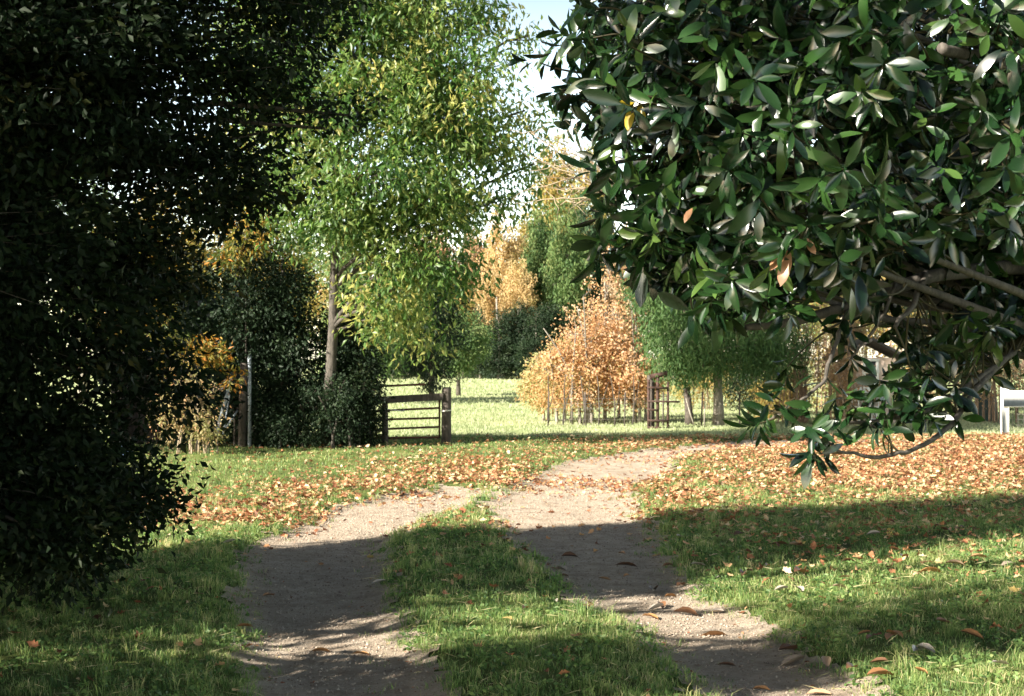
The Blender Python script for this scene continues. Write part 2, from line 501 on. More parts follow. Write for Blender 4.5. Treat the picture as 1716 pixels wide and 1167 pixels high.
lm = MB()
x, y = scatter(560000, 6.0, 31)
r = rutm(x, y); px, py = px_of(x, y)
keep = rng.random(len(x)) < litter_density(x, y) * np.where(r > 0.02, np.where(py < 765, .4, np.where(py > 850, .14, np.where(py < 832, .65, .3))), 1) * 0.31
x, y, r = x[keep], y[keep], r[keep]; n = len(x)
z = terrain(x, y) + np.where(r > -.1, rng.uniform(0.018, 0.03, n), rng.uniform(0.015, 0.065, n))
a = rng.uniform(0, 6.28, n); A = unit(np.stack([np.cos(a), np.sin(a), rng.normal(0.0, 0.32, n)], 1))
S = unit(np.cross(A, np.stack([rng.normal(0, 0.45, n), rng.normal(0, 0.45, n), np.ones(n)], 1)))
Ls = rng.uniform(0.035, 0.095, n)
# crumbs of leaf and stalk trodden into the tracks
xc, yc = scatter(30000, 5.8, 26); rc_ = rutm(xc, yc); k = (rc_ > -.1) & (rng.random(len(xc)) < .12 + .7 * (rc_ < .10)) & (wav(xc, yc, .9, 41) > -.3); xc, yc = xc[k], yc[k]; nc = len(xc); ac = rng.uniform(0, 6.28, nc)
add_leaves(lm, np.stack([xc, yc, terrain(xc, yc) + .016], 1), np.stack([np.cos(ac), np.sin(ac), rng.normal(0, .15, nc)], 1), rng.uniform(.01, .035, nc), rng.uniform(.004, .016, nc), rng.beta(1, 2.2, nc), 0.1)
add_lobed(lm, np.stack([x, y, z], 1), A, -S, Ls, rng.beta(1.5, 2.0, n))
o = lm.build('fallen_leaves', LITTER); o['kind'] = 'stuff'; o['label'] = 'drifts of dry brown and orange leaves on the ground'; o['category'] = 'fallen leaves'


def blades(mb, x, y, h, wd, tint):
    n = len(x); z = terrain(x, y) - 0.005
    a = rng.uniform(0, 6.28, n); ln = rng.uniform(0.1, 0.8, n) * h
    d = np.stack([np.cos(a), np.sin(a)], 1); s = np.stack([-d[:, 1], d[:, 0]], 1)
    b = rng.uniform(0, 6.28, n); s = np.stack([np.cos(b), np.sin(b)], 1)
    P = np.stack([x, y, z], 1)
    S = np.concatenate([s * (wd / 2)[:, None], np.zeros((n, 1))], 1)
    M = P + np.concatenate([d * (ln * 0.3)[:, None], (h * 0.62)[:, None]], 1)
    T = P + np.concatenate([d * ln[:, None], (h * rng.uniform(0.75, 1.0, n))[:, None]], 1)
    V = np.stack([P - S, P + S, M + S * 0.8, M - S * 0.8, T], 1).reshape(-1, 3)
    k = np.arange(n)[:, None] * 5
    mb.add(V, k + [0, 1, 2, 3], k + [3, 2, 4], np.repeat(tint, 5))


gm = MB()
for n, y0, y1, h0, h1, wd in ((230000, 5.8, 10, 0.025, 0.085, 0.0042), (170000, 10, 16, 0.03, 0.09, 0.0065), (110000, 16, 31, 0.03, 0.10, 0.012)):
    x, y = scatter(n, y0, y1)
    r = rutm(x, y); ld = litter_density(x, y)
    patch = wav(x, y, 0.5, 21) * 0.6 + wav(x, y, 2.2, 22) * 0.6
    k = (r < rng.normal(-0.03, 0.05, n)) & (rng.random(n) < np.clip(0.8 + patch * 1.1 - ld * 0.5, 0.10, 1))
    k |= (rng.random(n) < 0.012) & (r < 0.2)
    x, y, patch, r = x[k], y[k], patch[k], r[k]
    tuft = np.clip(0.6 + 0.8 * wav(x, y, 0.35, 23), 0.25, 1.6)
    h = (h0 + (h1 - h0) * rng.random(len(x)) ** 1.5) * tuft * np.where(r > -0.1, 0.7, 1.1)
    blades(gm, x, y, h, wd * rng.uniform(0.6, 1.3, len(x)), np.clip(0.36 + 0.36 * patch + rng.normal(0, 0.19, len(x)) + (rng.random(len(x)) < 0.06) * 0.5, 0, 1))
# taller tufts that stand out of the sward, thickest along the track's edges
x, y = scatter(5200, 5.8, 19); r = rutm(x, y); k = (r < -0.06) & (rng.random(len(x)) < np.where(r > -.45, .75, .3)); x, y = x[k], y[k]
m_ = 16; hh = np.repeat(rng.uniform(.06, .15, len(x)), m_); X_ = np.repeat(x, m_) + rng.normal(0, .022, len(x) * m_); Y_ = np.repeat(y, m_) + rng.normal(0, .022, len(x) * m_)
blades(gm, X_, Y_, hh * rng.uniform(.5, 1.1, len(X_)), np.where(Y_ > 11, .007, .0045), np.clip(np.repeat(rng.normal(.38, .2, len(x)), m_) + rng.normal(0, .12, len(X_)), 0, 1))
# runners and sparse tufts creeping in over the track's edges
x, y = scatter(9000, 5.8, 19); r = rutm(x, y); k = (r > -0.05) & (r < 0.22) & (rng.random(len(x)) < .5 - r * 2) & (wav(x, y, .5, 51) > -.1); x, y = x[k], y[k]
m_ = 9; X_ = np.repeat(x, m_) + rng.normal(0, .025, len(x) * m_); Y_ = np.repeat(y, m_) + rng.normal(0, .025, len(x) * m_)
blades(gm, X_, Y_, rng.uniform(.025, .075, len(X_)), np.where(Y_ > 11, .007, .0045), np.clip(rng.normal(.42, .2, len(X_)), 0, 1))
# broad-leaved weeds and clover low among the blades
x, y = scatter(60000, 5.8, 14); k = (rutm(x, y) < -0.04) & (wav(x, y, 0.6, 24) > 0.05); x, y = x[k], y[k]; n = len(x)
a = rng.uniform(0, 6.28, n)
add_leaves(gm, np.stack([x, y, terrain(x, y) + rng.uniform(0.01, 0.045, n)], 1), np.stack([np.cos(a), np.sin(a), rng.uniform(-0.1, 0.7, n)], 1),
           rng.uniform(0.015, 0.045, n), rng.uniform(0.012, 0.028, n), np.clip(rng.normal(0.22, 0.14, n), 0, 1), 0.15)
# dead straw lying in the sward
x, y = scatter(6500, 5.8, 18); k = rutm(x, y) < 0.03; x, y = x[k], y[k]; n = len(x); a = rng.uniform(0, 6.28, n)
add_leaves(gm, np.stack([x, y, terrain(x, y) + rng.uniform(.01, .05, n)], 1), np.stack([np.cos(a), np.sin(a), rng.normal(0, .25, n)], 1), rng.uniform(.05, .14, n), .0045, rng.uniform(.8, 1, n), .1)
o = gm.build('grass', GRASSM); o['kind'] = 'stuff'; o['label'] = 'short green grass with clover beside and between the wheel tracks'; o['category'] = 'grass'

# meadow tussocks beyond the gate
MEADG = leaf_mat('meadow_blades', [(0.20, 0.26, 0.12), (0.33, 0.37, 0.21), (0.44, 0.44, 0.29)], 0.3, 0.6, 0.2)
fm = MB()
for n, y0, y1, h, wd in ((60000, 30.5, 48, 0.09, 0.02), (50000, 48, 90, 0.12, 0.045), (26000, 90, 128, 0.14, 0.09)):
    x, y = scatter(n, y0, y1); patch = wav(x, y, 4, 31) * 0.5 + wav(x, y, 11, 32) * 0.5
    blades(fm, x, y, h * rng.uniform(0.3, 1.1, n), wd * rng.uniform(0.6, 1.3, n), np.clip(0.5 + 0.3 * patch + rng.normal(0, 0.15, n), 0, 1))
o = fm.build('meadow_grass', MEADG); o['kind'] = 'stuff'; o['label'] = 'pale sunlit pasture grass beyond the gate'; o['category'] = 'grass'

# gravel on the tracks
GRAV = leaf_mat('gravel_stone', [(0.18, 0.13, 0.10), (0.34, 0.27, 0.21), (0.44, 0.36, 0.28), (0.52, 0.44, 0.35)], 0, 0.85, 0.2)
pm = MB()
x, y = scatter(160000, 5.8, 20); k = rutm(x, y) > -0.05; x, y = x[k], y[k]; n = len(x)
oct_v = np.array([[1, 0, 0], [0, 1, 0], [-1, 0, 0], [0, -1, 0], [0, 0, 1]], float)
oct_t = np.array([[0, 1, 4], [1, 2, 4], [2, 3, 4], [3, 0, 4]])
s = 0.003 + 0.008 * rng.random(n) ** 3
V = oct_v[None] * rng.uniform(0.6, 1.3, (n, 5, 3)) * s[:, None, None] + np.stack([x, y, terrain(x, y) + 0.015], 1)[:, None]
pm.add(V.reshape(-1, 3), None, (np.arange(n)[:, None, None] * 5 + oct_t).reshape(-1, 3), np.repeat(rng.random(n), 5))
o = pm.build('gravel', GRAV); o['kind'] = 'stuff'; o['label'] = 'fine loose gravel on the wheel tracks'; o['category'] = 'gravel'

# ------------------------------------------------------------------ single dead leaves on the near ground
DRY = leaf_mat('dry_magnolia_leaf', [(0.09, 0.045, 0.025), (0.22, 0.105, 0.05), (0.42, 0.22, 0.09), (0.40, 0.34, 0.28), (0.50, 0.45, 0.40)], 0.05, 0.5, 0.4)


def dry_leaf(px, py, L, tint, rz, curl, label, tilt=0.1, group='large dry leaves lying on the near ground'):
    g = gnd(px, py); mb = MB(); L *= .88; curl *= .8
    big_leaves(mb, np.zeros((1, 3)) - [[L / 2, 0, 0]], np.array([[1.0, 0, tilt]]), np.array([[0, 0, 1.0]]), L, L * 0.42, tint, arch=curl, fold=0.30 + 0.2 * random.random())
    zmin = min(v[:, 2].min() for v in mb.v)
    lift = 0.02 if rutm(g[0], g[1]) > 0 else 0.045
    o = mb.build('dry_leaf', DRY, None, True)
    o.location = (g[0], g[1], float(terrain(g[0], g[1])) + lift - zmin - 0.004); o.rotation_euler = (random.uniform(-0.25, 0.25), 0, rz)
    return tag(o, label, 'leaf', group)


for a_ in [
    (1196, 1048, 0.19, 0.42, 0.1, 0.05, 'rusty orange dry leaf lying flat on bright sand of right wheel track'),
    (1330, 1098, 0.20, 0.70, 0.4, -0.08, 'large pale grey dry leaf beside dark curled leaf on right track edge'),
    (1325, 1084, 0.20, 0.10, 0.5, 0.18, 'dark brown curled leaf just behind the large pale grey leaf'),
    (1218, 1097, 0.12, 0.12, -0.2, 0.1, 'small dark leaf alone in shade line of right wheel track'),
    (1275, 1137, 0.12, 0.45, 2.6, 0.1, 'crumpled orange leaf in shaded lower end of right wheel track'),
    (1372, 1146, 0.15, 0.60, 2.9, 0.1, 'tan curled leaf at the bottom end of right wheel track'),
    (1427, 1128, 0.14, 0.30, 0.9, 0.15, 'brown leaf propped in grass at right edge of right wheel track'),
    (1050, 943, 0.21, 0.05, 0.0, 0.12, 'blackish curled leaf in the shaded bend of right wheel track'),
    (955, 925, 0.18, 0.10, 0.3, 0.12, 'dark leaf at the shaded upper left rim of right wheel track'),
    (1095, 978, 0.19, 0.08, 1.3, 0.15, 'dark leaf standing on edge at right rim of shaded track'),
    (1100, 1010, 0.16, 0.85, 0.5, -0.05, 'pale silvery leaf turned up in shaded right wheel track'),
    (1150, 1018, 0.20, 0.12, -0.3, 0.14, 'dark brown leaf nearest the grass below silvery leaves'),
    (1048, 1014, 0.17, 0.72, 0.1, 0.05, 'grey leaf lying at left rim of shaded right wheel track'),
    (1200, 1015, 0.15, 0.78, -0.6, -0.05, 'pale leaf half in the grass right of shaded track'),
    (635, 976, 0.13, 0.98, 0.3, -0.05, 'whitish leaf on right edge of shaded left wheel track'),
    (385, 918, 0.14, 0.95, 0.4, -0.05, 'pale whitish leaf at left edge of shaded left wheel track'),
    (538, 1078, 0.13, 0.45, 0.2, 0.12, 'orange curled leaf on sunny strip of left wheel track'),
    (605, 1084, 0.12, 0.50, -0.1, 0.08, 'flat orange leaf on sunny strip of left wheel track'),
    (630, 905, 0.13, 0.85, 0.3, 0.0, 'pale leaf at upper right corner of left wheel track'),
    (450, 985, 0.12, 0.40, 0.8, 0.12, 'brown leaf at left rim of left wheel track'),
    (410, 1048, 0.13, 0.35, 0.6, 0.15, 'russet leaf in grass just left of left wheel track'),
    (880, 1036, 0.10, 0.40, 1.2, 0.15, 'small russet leaf in sunny grass of the middle strip'),
    (1335, 896, 0.15, 0.52, 0.5, 0.1, 'bright yellow brown leaf in shaded grass right of the bend'),
    (1340, 975, 0.20, 0.25, 0.9, 0.2, 'arched brown leaf in grass right of shaded track'),
    (1310, 998, 0.14, 0.82, 0.4, 0.0, 'pale grey leaf in grass below arched brown leaf'),
    (1560, 970, 0.19, 0.45, 0.1, 0.1, 'broad tan leaf in sunlit grass patch of right lawn'),
    (1600, 958, 0.18, 0.62, -0.3, 0.12, 'pale tan leaf behind broad tan leaf on right lawn'),
    (1640, 945, 0.19, 0.55, 0.2, 0.1, 'tan leaf at the back of the right lawn leaf cluster'),
    (1690, 958, 0.18, 0.72, 0.5, 0.05, 'bleached leaf at the far right of the right lawn'),
    (1475, 1145, 0.17, 0.30, 0.2, 0.1, 'brown leaf low in shaded grass at bottom right'),
]:
    dry_leaf(*a_)
for i in range(46):
    px, py = random.choice([(random.uniform(1100, 1700), random.uniform(880, 1010)), (random.uniform(900, 1300), random.uniform(920, 1030)), (random.uniform(1380, 1716), random.uniform(1010, 1160))])
    dry_leaf(px, py, random.uniform(0.09, 0.18), random.random() * 0.9, random.uniform(0, 6.28), random.uniform(-0.05, 0.2), 'dead magnolia leaf among many strewn over right lawn and track', 0.2, 'dead leaves strewn over right lawn and track')

# ------------------------------------------------------------------ leaf materials
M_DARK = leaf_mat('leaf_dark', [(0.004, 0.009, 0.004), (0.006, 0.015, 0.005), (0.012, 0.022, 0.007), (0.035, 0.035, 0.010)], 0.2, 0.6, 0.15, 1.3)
M_PECAN = leaf_mat('leaf_pecan', [(0.03, 0.072, 0.02), (0.055, 0.118, 0.028), (0.11, 0.18, 0.05), (0.21, 0.26, 0.08), (0.38, 0.35, 0.12)], 0.45, 0.4, 0.4, 1.8)
M_CEDAR_D = leaf_mat('leaf_dark_cedar', [(0.008, 0.018, 0.009), (0.015, 0.032, 0.013), (0.03, 0.05, 0.018)], 0.12, 0.6, 0.25, 1.2)  # extra dark to stand for shade on cedars and far undergrowth
M_CEDAR = leaf_mat('leaf_cedar', [(0.025, 0.06, 0.02), (0.045, 0.10, 0.03), (0.08, 0.145, 0.045), (0.13, 0.18, 0.065)], 0.22, 0.6, 0.25, 1.4)
M_ORANGE = leaf_mat('leaf_orange', [(0.30, 0.30, 0.13), (0.50, 0.35, 0.18), (0.58, 0.34, 0.18), (0.62, 0.42, 0.26), (0.56, 0.45, 0.33)], 0.42, 0.55, 0.25, 1.3)
M_OLIVE = leaf_mat('leaf_olive_gold', [(0.14, 0.16, 0.05), (0.24, 0.23, 0.07), (0.36, 0.27, 0.09), (0.44, 0.27, 0.10)], 0.35, 0.55, 0.25, 1.3)
M_RUSSET = leaf_mat('leaf_russet', [(0.18, 0.15, 0.07), (0.30, 0.19, 0.10), (0.42, 0.26, 0.15), (0.46, 0.33, 0.21)], 0.3, 0.6, 0.2, 1.2)
M_GOLD = leaf_mat('leaf_gold', [(0.22, 0.19, 0.06), (0.42, 0.30, 0.14), (0.54, 0.39, 0.20), (0.54, 0.44, 0.26)], 0.35, 0.55, 0.2, 1.3)
M_GREEN = leaf_mat('leaf_wood_green', [(0.04, 0.08, 0.03), (0.075, 0.135, 0.045), (0.12, 0.18, 0.06), (0.20, 0.22, 0.09)], 0.3, 0.6, 0.2, 1.4)
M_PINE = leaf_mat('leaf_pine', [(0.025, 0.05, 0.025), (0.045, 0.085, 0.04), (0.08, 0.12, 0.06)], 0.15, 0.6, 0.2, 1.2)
M_YELLOW = leaf_mat('leaf_yellow', [(0.05, 0.085, 0.02), (0.10, 0.13, 0.03), (0.22, 0.20, 0.045), (0.38, 0.26, 0.06), (0.42, 0.17, 0.03)], 0.35, 0.5, 0.3, 1.3)
M_BRIAR = leaf_mat('leaf_briar', [(0.08, 0.10, 0.03), (0.20, 0.20, 0.07), (0.38, 0.30, 0.16), (0.46, 0.24, 0.12)], 0.3, 0.55, 0.3, 1.4)
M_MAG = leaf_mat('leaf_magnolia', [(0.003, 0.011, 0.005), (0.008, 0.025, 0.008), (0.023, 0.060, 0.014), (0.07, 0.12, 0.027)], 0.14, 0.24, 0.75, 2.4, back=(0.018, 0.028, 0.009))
M_MAGY = leaf_mat('leaf_magnolia_yellow', [(0.55, 0.38, 0.03), (0.62, 0.48, 0.05)], 0.3, 0.35, 0.5, 1.3)
M_MAGB = leaf_mat('leaf_magnolia_brown', [(0.28, 0.13, 0.06), (0.42, 0.22, 0.12)], 0.1, 0.4, 0.5, 1.2)
M_BUD = leaf_mat('magnolia_stem', [(0.022, 0.02, 0.009), (0.05, 0.04, 0.016)], 0, 0.6, 0.3)

# ------------------------------------------------------------------ near dark tree, filling the left of the view and reaching out of it
b0 = np.array([-7.6, 8.6])


def rel(lst, b):
    return [(x - b[0], y - b[1], z, *r) for x, y, z, *r in lst]


dark_lobes = rel([(x * .86, y * .86, EYE + (z - EYE) * .86, a * .86, b * .86, c * .86) for x, y, z, a, b, c in [
    (-4.6, 11.0, 0.9, 1.7, 1.5, 1.0), (-4.3, 10.9, 2.4, 1.7, 1.4, 1.2), (-4.1, 11.0, 4.0, 1.8, 1.4, 1.2), (-3.6, 11.2, 5.4, 2.0, 1.4, 1.0),
    (-2.7, 11.4, 4.1, 0.9, 0.6, 0.55), (-2.3, 11.6, 4.9, 1.1, 0.7, 0.5), (-2.6, 11.6, 3.2, 0.8, 0.6, 0.4), (-3.0, 11.6, 2.3, 0.5, 0.6, 0.45),
    (-5.4, 12.0, 1.2, 1.4, 1.0, 1.4), (-5.2, 12.0, 3.4, 1.5, 1.0, 1.4), (-4.8, 11.9, 5.2, 1.6, 1.0, 1.0), (-3.5, 12.0, 0.6, 0.4, 0.6, 0.5), (-3.0, 11.7, 1.5, 0.45, 0.5, 0.4), (-5.8, 12.2, 2.5, 1.3, .7, 2.6), (-5.2, 12.2, .4, 1.2, .9, .7), (-5.4, 12.0, 2.6, 1.5, .8, 1.6), (-5.2, 11.9, 4.6, 1.5, .8, 1.2)]]
    + [(*at(px, py, d), rx, .45, rz) for px, py, d, rx, rz in ((440, 60, 10.3, .42, .22), (500, 25, 10.5, .4, .18), (400, 150, 10.3, .45, .22), (470, 215, 10.4, .42, .16), (545, 215, 10.3, .2, .07), (585, 193, 10.3, .12, .05), (380, 290, 10.2, .4, .18), (330, 360, 10.2, .36, .2),
                                                           (300, 250, 10.2, .5, .35), (250, 480, 10.2, .28, .3), (90, 900, 8.9, .45, .35), (190, 830, 9.6, .35, .28))], b0)
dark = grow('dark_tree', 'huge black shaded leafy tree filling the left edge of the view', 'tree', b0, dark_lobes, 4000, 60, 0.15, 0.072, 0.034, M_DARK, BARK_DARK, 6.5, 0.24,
            droop=0.25, squash=0.45, twigs=0.35, tint=(0.42, 0.2), twig_r=0.010, wts=np.array([1.0] * (len(dark_lobes) - 12) + [0.35] * 10 + [1.2] * 2))
# coarse foliage added out of view, hung on this tree to shade drive and magnolia
shade_leaves, shade_limbs = MB(), MB()
for cx, cy_, cz, rx, ry, rz, n in ((-8.5, 6.55, 4.5, 2.4, 1.05, 3.4, 14000), (-10.5, 5.3, 6.6, 2.4, 1.1, 3.2, 11000), (-7.4, 7.2, 7.8, 2.0, .95, 2.0, 7000), (-6.4, 8.0, 2.0, 1.3, 1.0, 1.9, 9000), (-9.0, 6.4, 1.6, 1.8, 1.3, 1.6, 11000),
                                   (-8.5, 5.3, 3.6, 2.0, .6, 2.8, 2400), (-6.4, 3.55, 2.2, .9, .7, 1.2, 3000), (-6.5, 3.35, 4.0, 1.0, .6, .9, 2800), (-6.5, 2.85, 5.4, .8, .35, .7, 1300), (-4.2, 5.9, .9, .9, .6, .9, 3600), (-7.5, 2.1, 7.2, 1.6, 1.1, 1.2, 1000), (-7.6, 2.3, 9.2, 1.6, 1.3, 1.4, 1100), (-8.6, 1.2, 10.6, 1.2, 1.0, 1.0, 500), (-5.0, 4.6, .7, .9, .6, .7, 1600)):
    P = np.array([cx - b0[0], cy_ - b0[1], cz]) + np.repeat(in_ball(n // 40, 0.4) * [rx, ry, rz], 40, 0); n = len(P); P = P + rng.normal(size=P.shape) * [.2, .2, .14]
    add_leaves(shade_leaves, P, rng.normal(size=(n, 3)) + [0, 0, -0.3], 0.16 * rng.uniform(0.7, 1.2, n), 0.085, np.clip(rng.normal(0.4, 0.2, n), 0, 1))
    e = np.array([cx - b0[0], cy_ - b0[1], cz])
    shade_limbs.tube(bez(np.array([0, 0, 0.8]), e * [0.5, 0.5, 0.5] + [0, 0, 0.6], e, 8), np.linspace(0.1, 0.03, 8), 6)
shade_leaves.build('crown', M_DARK, dark); shade_limbs.build('limb', BARK_DARK, dark, True)  # added leaves and limbs, there for the shade they cast

# ------------------------------------------------------------------ big leafy tree beside the gate
b = at(548, 740, 27.2)[:2]


def lob(b, lst):
    """lobes given as (px, py, depth, half width px, half height px, half depth m)"""
    out = []
    for px, py, d, hw, hh, hd in lst:
        p = at(px, py, d); out.append((p[0] - b[0], p[1] - b[1], p[2], hw / F * d, hd, hh / F * d))
    return out


big = [(620, 120, 26.5, 130, 110, 1.6), (500, 190, 26, 120, 110, 1.5), (720, 210, 26.5, 120, 90, 1.5), (790, 130, 26.5, 80, 80, 1.2), (600, 300, 25.5, 130, 80, 1.5),
       (720, 330, 26, 110, 60, 1.3), (820, 240, 27, 75, 50, 1.0), (480, 330, 26.5, 80, 70, 1.2), (575, 375, 26.2, 80, 40, 1.0), (680, 430, 26, 80, 60, 1.1), (750, 440, 26.5, 55, 45, 0.9),
       (640, 510, 26.5, 60, 50, 0.9), (560, -20, 26.5, 150, 90, 1.8), (720, 10, 27, 110, 80, 1.5), (640, -170, 27, 170, 120, 2.2), (840, 330, 27, 60, 26, 0.8), (430, 80, 27, 110, 100, 1.5), (820, 30, 27, 40, 34, .8), (710, 540, 27, 40, 40, .7), (790, 330, 26.6, 60, 24, .8), (885, 60, 27, 30, 24, .5), (880, 185, 27, 34, 24, .6), (895, 275, 27, 38, 22, .6), (760, 370, 26, 45, 25, .7)]
grow('pecan_tree', 'tall leafy green tree with pale trunk rising behind the gate hedge', 'tree', b, lob(b, big), 1020, 58, 0.24, 0.16, 0.055, M_PECAN, BARK_MAG, 7.0, 0.125,
     droop=0.75, tint=(0.5, 0.26), twigs=0.8, twig_r=.022, squash=0.9, lean=(0.4, -0.4), outward=0.3)

# ------------------------------------------------------------------ dark cedars and hedge left of the gate
for i, (px, d, topy, hw, lab, tr) in enumerate([
        (330, 27.6, 420, 60, 'dark shaded cedar behind the sunlit briar bush', .10), (405, 27.4, 360, 62, 'black shaded cedar behind the leaning white poles', .13),
        (475, 27.6, 395, 55, 'dark cedar just left of the pale tree trunk', .12), (120, 25.6, 190, 75, 'big cedar added behind the huge black tree to shade the cedar row', .15), (585, 28.0, 480, 45, 'dark narrow evergreen just right of the pale tree trunk', .08)]):
    b = np.array([(px - CX) / F * d - (3.0 if px == 120 else 0), d - (1.0 if px == 120 else 0)]); H = EYE + (CY - topy) / F * d; hw = 190 if px == 120 else hw  # the leftmost cedar is added out of sight to shade the row
    lo = [(random.uniform(-.15, .15), random.uniform(-.15, .15), H * f, hw / F * d * s, hw / F * d * s, H * 0.16) for f, s in ((.14, .95), (.32, 1.15), (.5, 1.1), (.68, .9), (.85, .55))]
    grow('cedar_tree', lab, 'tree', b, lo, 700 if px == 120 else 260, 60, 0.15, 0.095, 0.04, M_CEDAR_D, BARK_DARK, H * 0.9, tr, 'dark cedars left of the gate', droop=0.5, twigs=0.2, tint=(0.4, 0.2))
for px, d, topy, hw, lab in [(500, 27.0, 640, 50, 'low dark shrub under the pale tree trunk'), (560, 27.0, 620, 48, 'dark bushy shrub right of pale trunk foot'), (600, 27.3, 600, 36, 'dark shrub growing over the left end of the gate'), (440, 27.2, 650, 45, 'dark low shrub beside the bluish pipe post')]:
    b = np.array([(px - CX) / F * d, d]); H = EYE + (CY - topy) / F * d; r = hw / F * d
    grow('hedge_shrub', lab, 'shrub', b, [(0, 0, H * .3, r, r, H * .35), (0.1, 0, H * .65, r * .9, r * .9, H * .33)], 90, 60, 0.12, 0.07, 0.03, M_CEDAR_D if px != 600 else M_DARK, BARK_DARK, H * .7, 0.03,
         'dark shrubs left of the gate', stems=4, twigs=0.4, tint=(0.5, 0.2))

# tall trees behind the big tree
for px, d, topy, boty, hw, lab, m in [(280, 52, 300, 640, 100, 'yellow green autumn tree glimpsed through the black tree', M_YELLOW), (420, 54, 180, 620, 110, 'yellowish tree behind the tall leafy tree', M_YELLOW),
                                      (610, 52, 350, 640, 80, 'green tree standing behind the dark hedge', M_GREEN), (140, 52, 250, 640, 100, 'olive tree mostly hidden behind the black tree', M_GREEN)]:
    b = np.array([(px - CX) / F * d, d]); z1 = EYE + (CY - topy) / F * d; z0 = max(.8, EYE + (CY - boty) / F * d); r = hw / F * d; h = (z1 - z0) / 2
    lo = [(0, 0, z0 + h * .5, r, r, h * .5), (r * .3, 0, z0 + h, r * .9, r, h * .5), (-r * .3, 0, z0 + h * 1.4, r * .8, r * .8, h * .5), (0, 0, z0 + 1.75 * h, r * .5, r * .5, h * .3)]
    grow('yard_tree', lab, 'tree', b, lo, 260, 50, 0.34, 0.17, 0.08, m, BARK_GREY, z1 * .85, 0.17, 'trees behind the tall leafy tree', twigs=0.3)

# sunlit briar bush and orange sprig on the left
b = at(318, 745, 25)[:2]
grow('briar_bush', 'sunlit tangle of pale twigs and yellow leaves in front of dark cedar', 'bush', b, lob(b, [(300, 655, 25, 32, 60, .4), (330, 680, 25, 32, 55, .4), (345, 720, 24.8, 30, 30, .4), (285, 700, 25, 30, 45, .4)]), 160, 22, 0.10, 0.065, 0.03, M_BRIAR, TWIG_TAN, 1.3, 0.018,
     stems=9, twigs=1, twig_r=0.008, tint=(.5, .25))
b = at(330, 745, 26)[:2]
grow('sumac_tree', 'small sumac with orange and yellow leaves above the briar bush', 'small tree', b, lob(b, [(330, 600, 26, 40, 20, .4), (362, 592, 26, 22, 18, .3), (285, 615, 26, 25, 20, .3), (310, 570, 26, 30, 18, .3), (392, 640, 26, 14, 20, .2)]), 70, 30, 0.10, 0.11, 0.03, M_YELLOW, BARK_DARK, 1.5, 0.03,
     twigs=1, tint=(.6, .3), droop=.5)
b = at(412, 745, 27.0)[:2]
grow('golden_sapling', 'slender sapling with golden leaves high against dark cedars', 'small tree', b, lob(b, [(410, 405, 26.6, 35, 30, .4), (385, 440, 26.5, 30, 20, .3), (435, 380, 26.6, 24, 24, .3)]), 60, 26, 0.12, 0.12, 0.035, M_YELLOW, BARK_DARK, 3.2, 0.03, twigs=1, tint=(.45, .3), droop=.7)

# ------------------------------------------------------------------ poles, posts and odds and ends by the cedars


def pole(mb, a, b_, r, k=8):
    mb.tube([a, (np.array(a) + b_) / 2, b_], r, k)


root = thing('leaning_poles', 'white metal poles leaning in a narrow triangle against cedar', 'poles', (*at(375, 745, 26.5)[:2], 0))
o3 = np.array([*at(375, 745, 26.5)[:2], 0])
for a_, b_, r in (((362, 730, 26.3), (389, 630, 26.9), .035), ((374, 728, 26.6), (388, 640, 26.95), .016), ((374, 724, 26.6), (398, 688, 26.8), .018)):
    mb = MB(); A0 = at(*a_) - o3; A0[2] = max(A0[2], -0.02); pole(mb, A0, at(*b_) - o3, r); mb.build('pole', GALV, root, True)
mb = MB(); p = at(405, 745, 26.8); pole(mb, (0, 0, -.1), np.array((0.04, 0, 1.6)), .075); o = mb.build('wooden_post', WOOD_DARK, None, True); o.location = (p[0], p[1], 0)  # dark wood here stands for the shade over a grey post
tag(o, 'grey weathered wooden post between leaning poles and pipe', 'post')
mb = MB(); p = at(418, 745, 26.8); pole(mb, (0, 0, -.1), np.array((0.0, 0, 1.75)), .035); o = mb.build('pipe_post', GALV, None, True); o.location = (p[0], p[1], 0)
tag(o, 'bluish grey pipe post in front of dark cedars', 'post')
mb = MB(); t = np.linspace(0, math.pi, 14); R = 0.075
pts = [(-R, 0, -.05), (-R, 0, .22)] + [(-R * math.cos(a), 0, .27 + .1 * math.sin(a)) for a in t] + [(R, 0, .2), (R, 0, -.05)]
mb.tube(pts, .007, 6); o = mb.build('wire_hoop', WIRE, None, True); p = gnd(357, 762); o.location = (p[0], p[1], terrain(*p)); o.rotation_euler = (0, 0, .3)
o.scale = (1.0, 1, 1.25)
tag(o, 'thin pale wire hoop stuck in grass beside the briar bush', 'garden hoop')
root = thing('shed_corner', 'weathered red and white shed corner glimpsed behind the briar bush', 'shed', (*at(262, 745, 28)[:2], 0))
mb = MB(); mb.box((-.45, 0.6, .85), (.9, 1.2, 1.7), bev=.01); mb.build('wall', WOOD_DARK, root)
mb = MB(); mb.box((0.06, -.03, .95), (.09, .09, 1.7), bev=.01); mb.build('corner_board', RED_WOOD, root)
mb = MB(); mb.box((0.22, -.01, .9), (.16, .05, 1.5), bev=.01); mb.build('trim_board', WHITE, root)
mb = MB(); mb.box((-.40, .6, 1.76), (1.35, 1.5, .12), bev=.02); mb.build('roof', SHINGLE, root)
root = thing('bucket', 'blue plastic bucket in shade among the black tree branches', 'bucket', (*at(212, 740, 24)[:2], 0.05)); root.scale = (.7, .7, .7)
mb = MB(); mb.tube([(0, 0, .0), (0, 0, .1), (0, 0, .3), (0, 0, .32)], [.12, .13, .16, .17], 18); mb.build('body', BLUE, root, True)
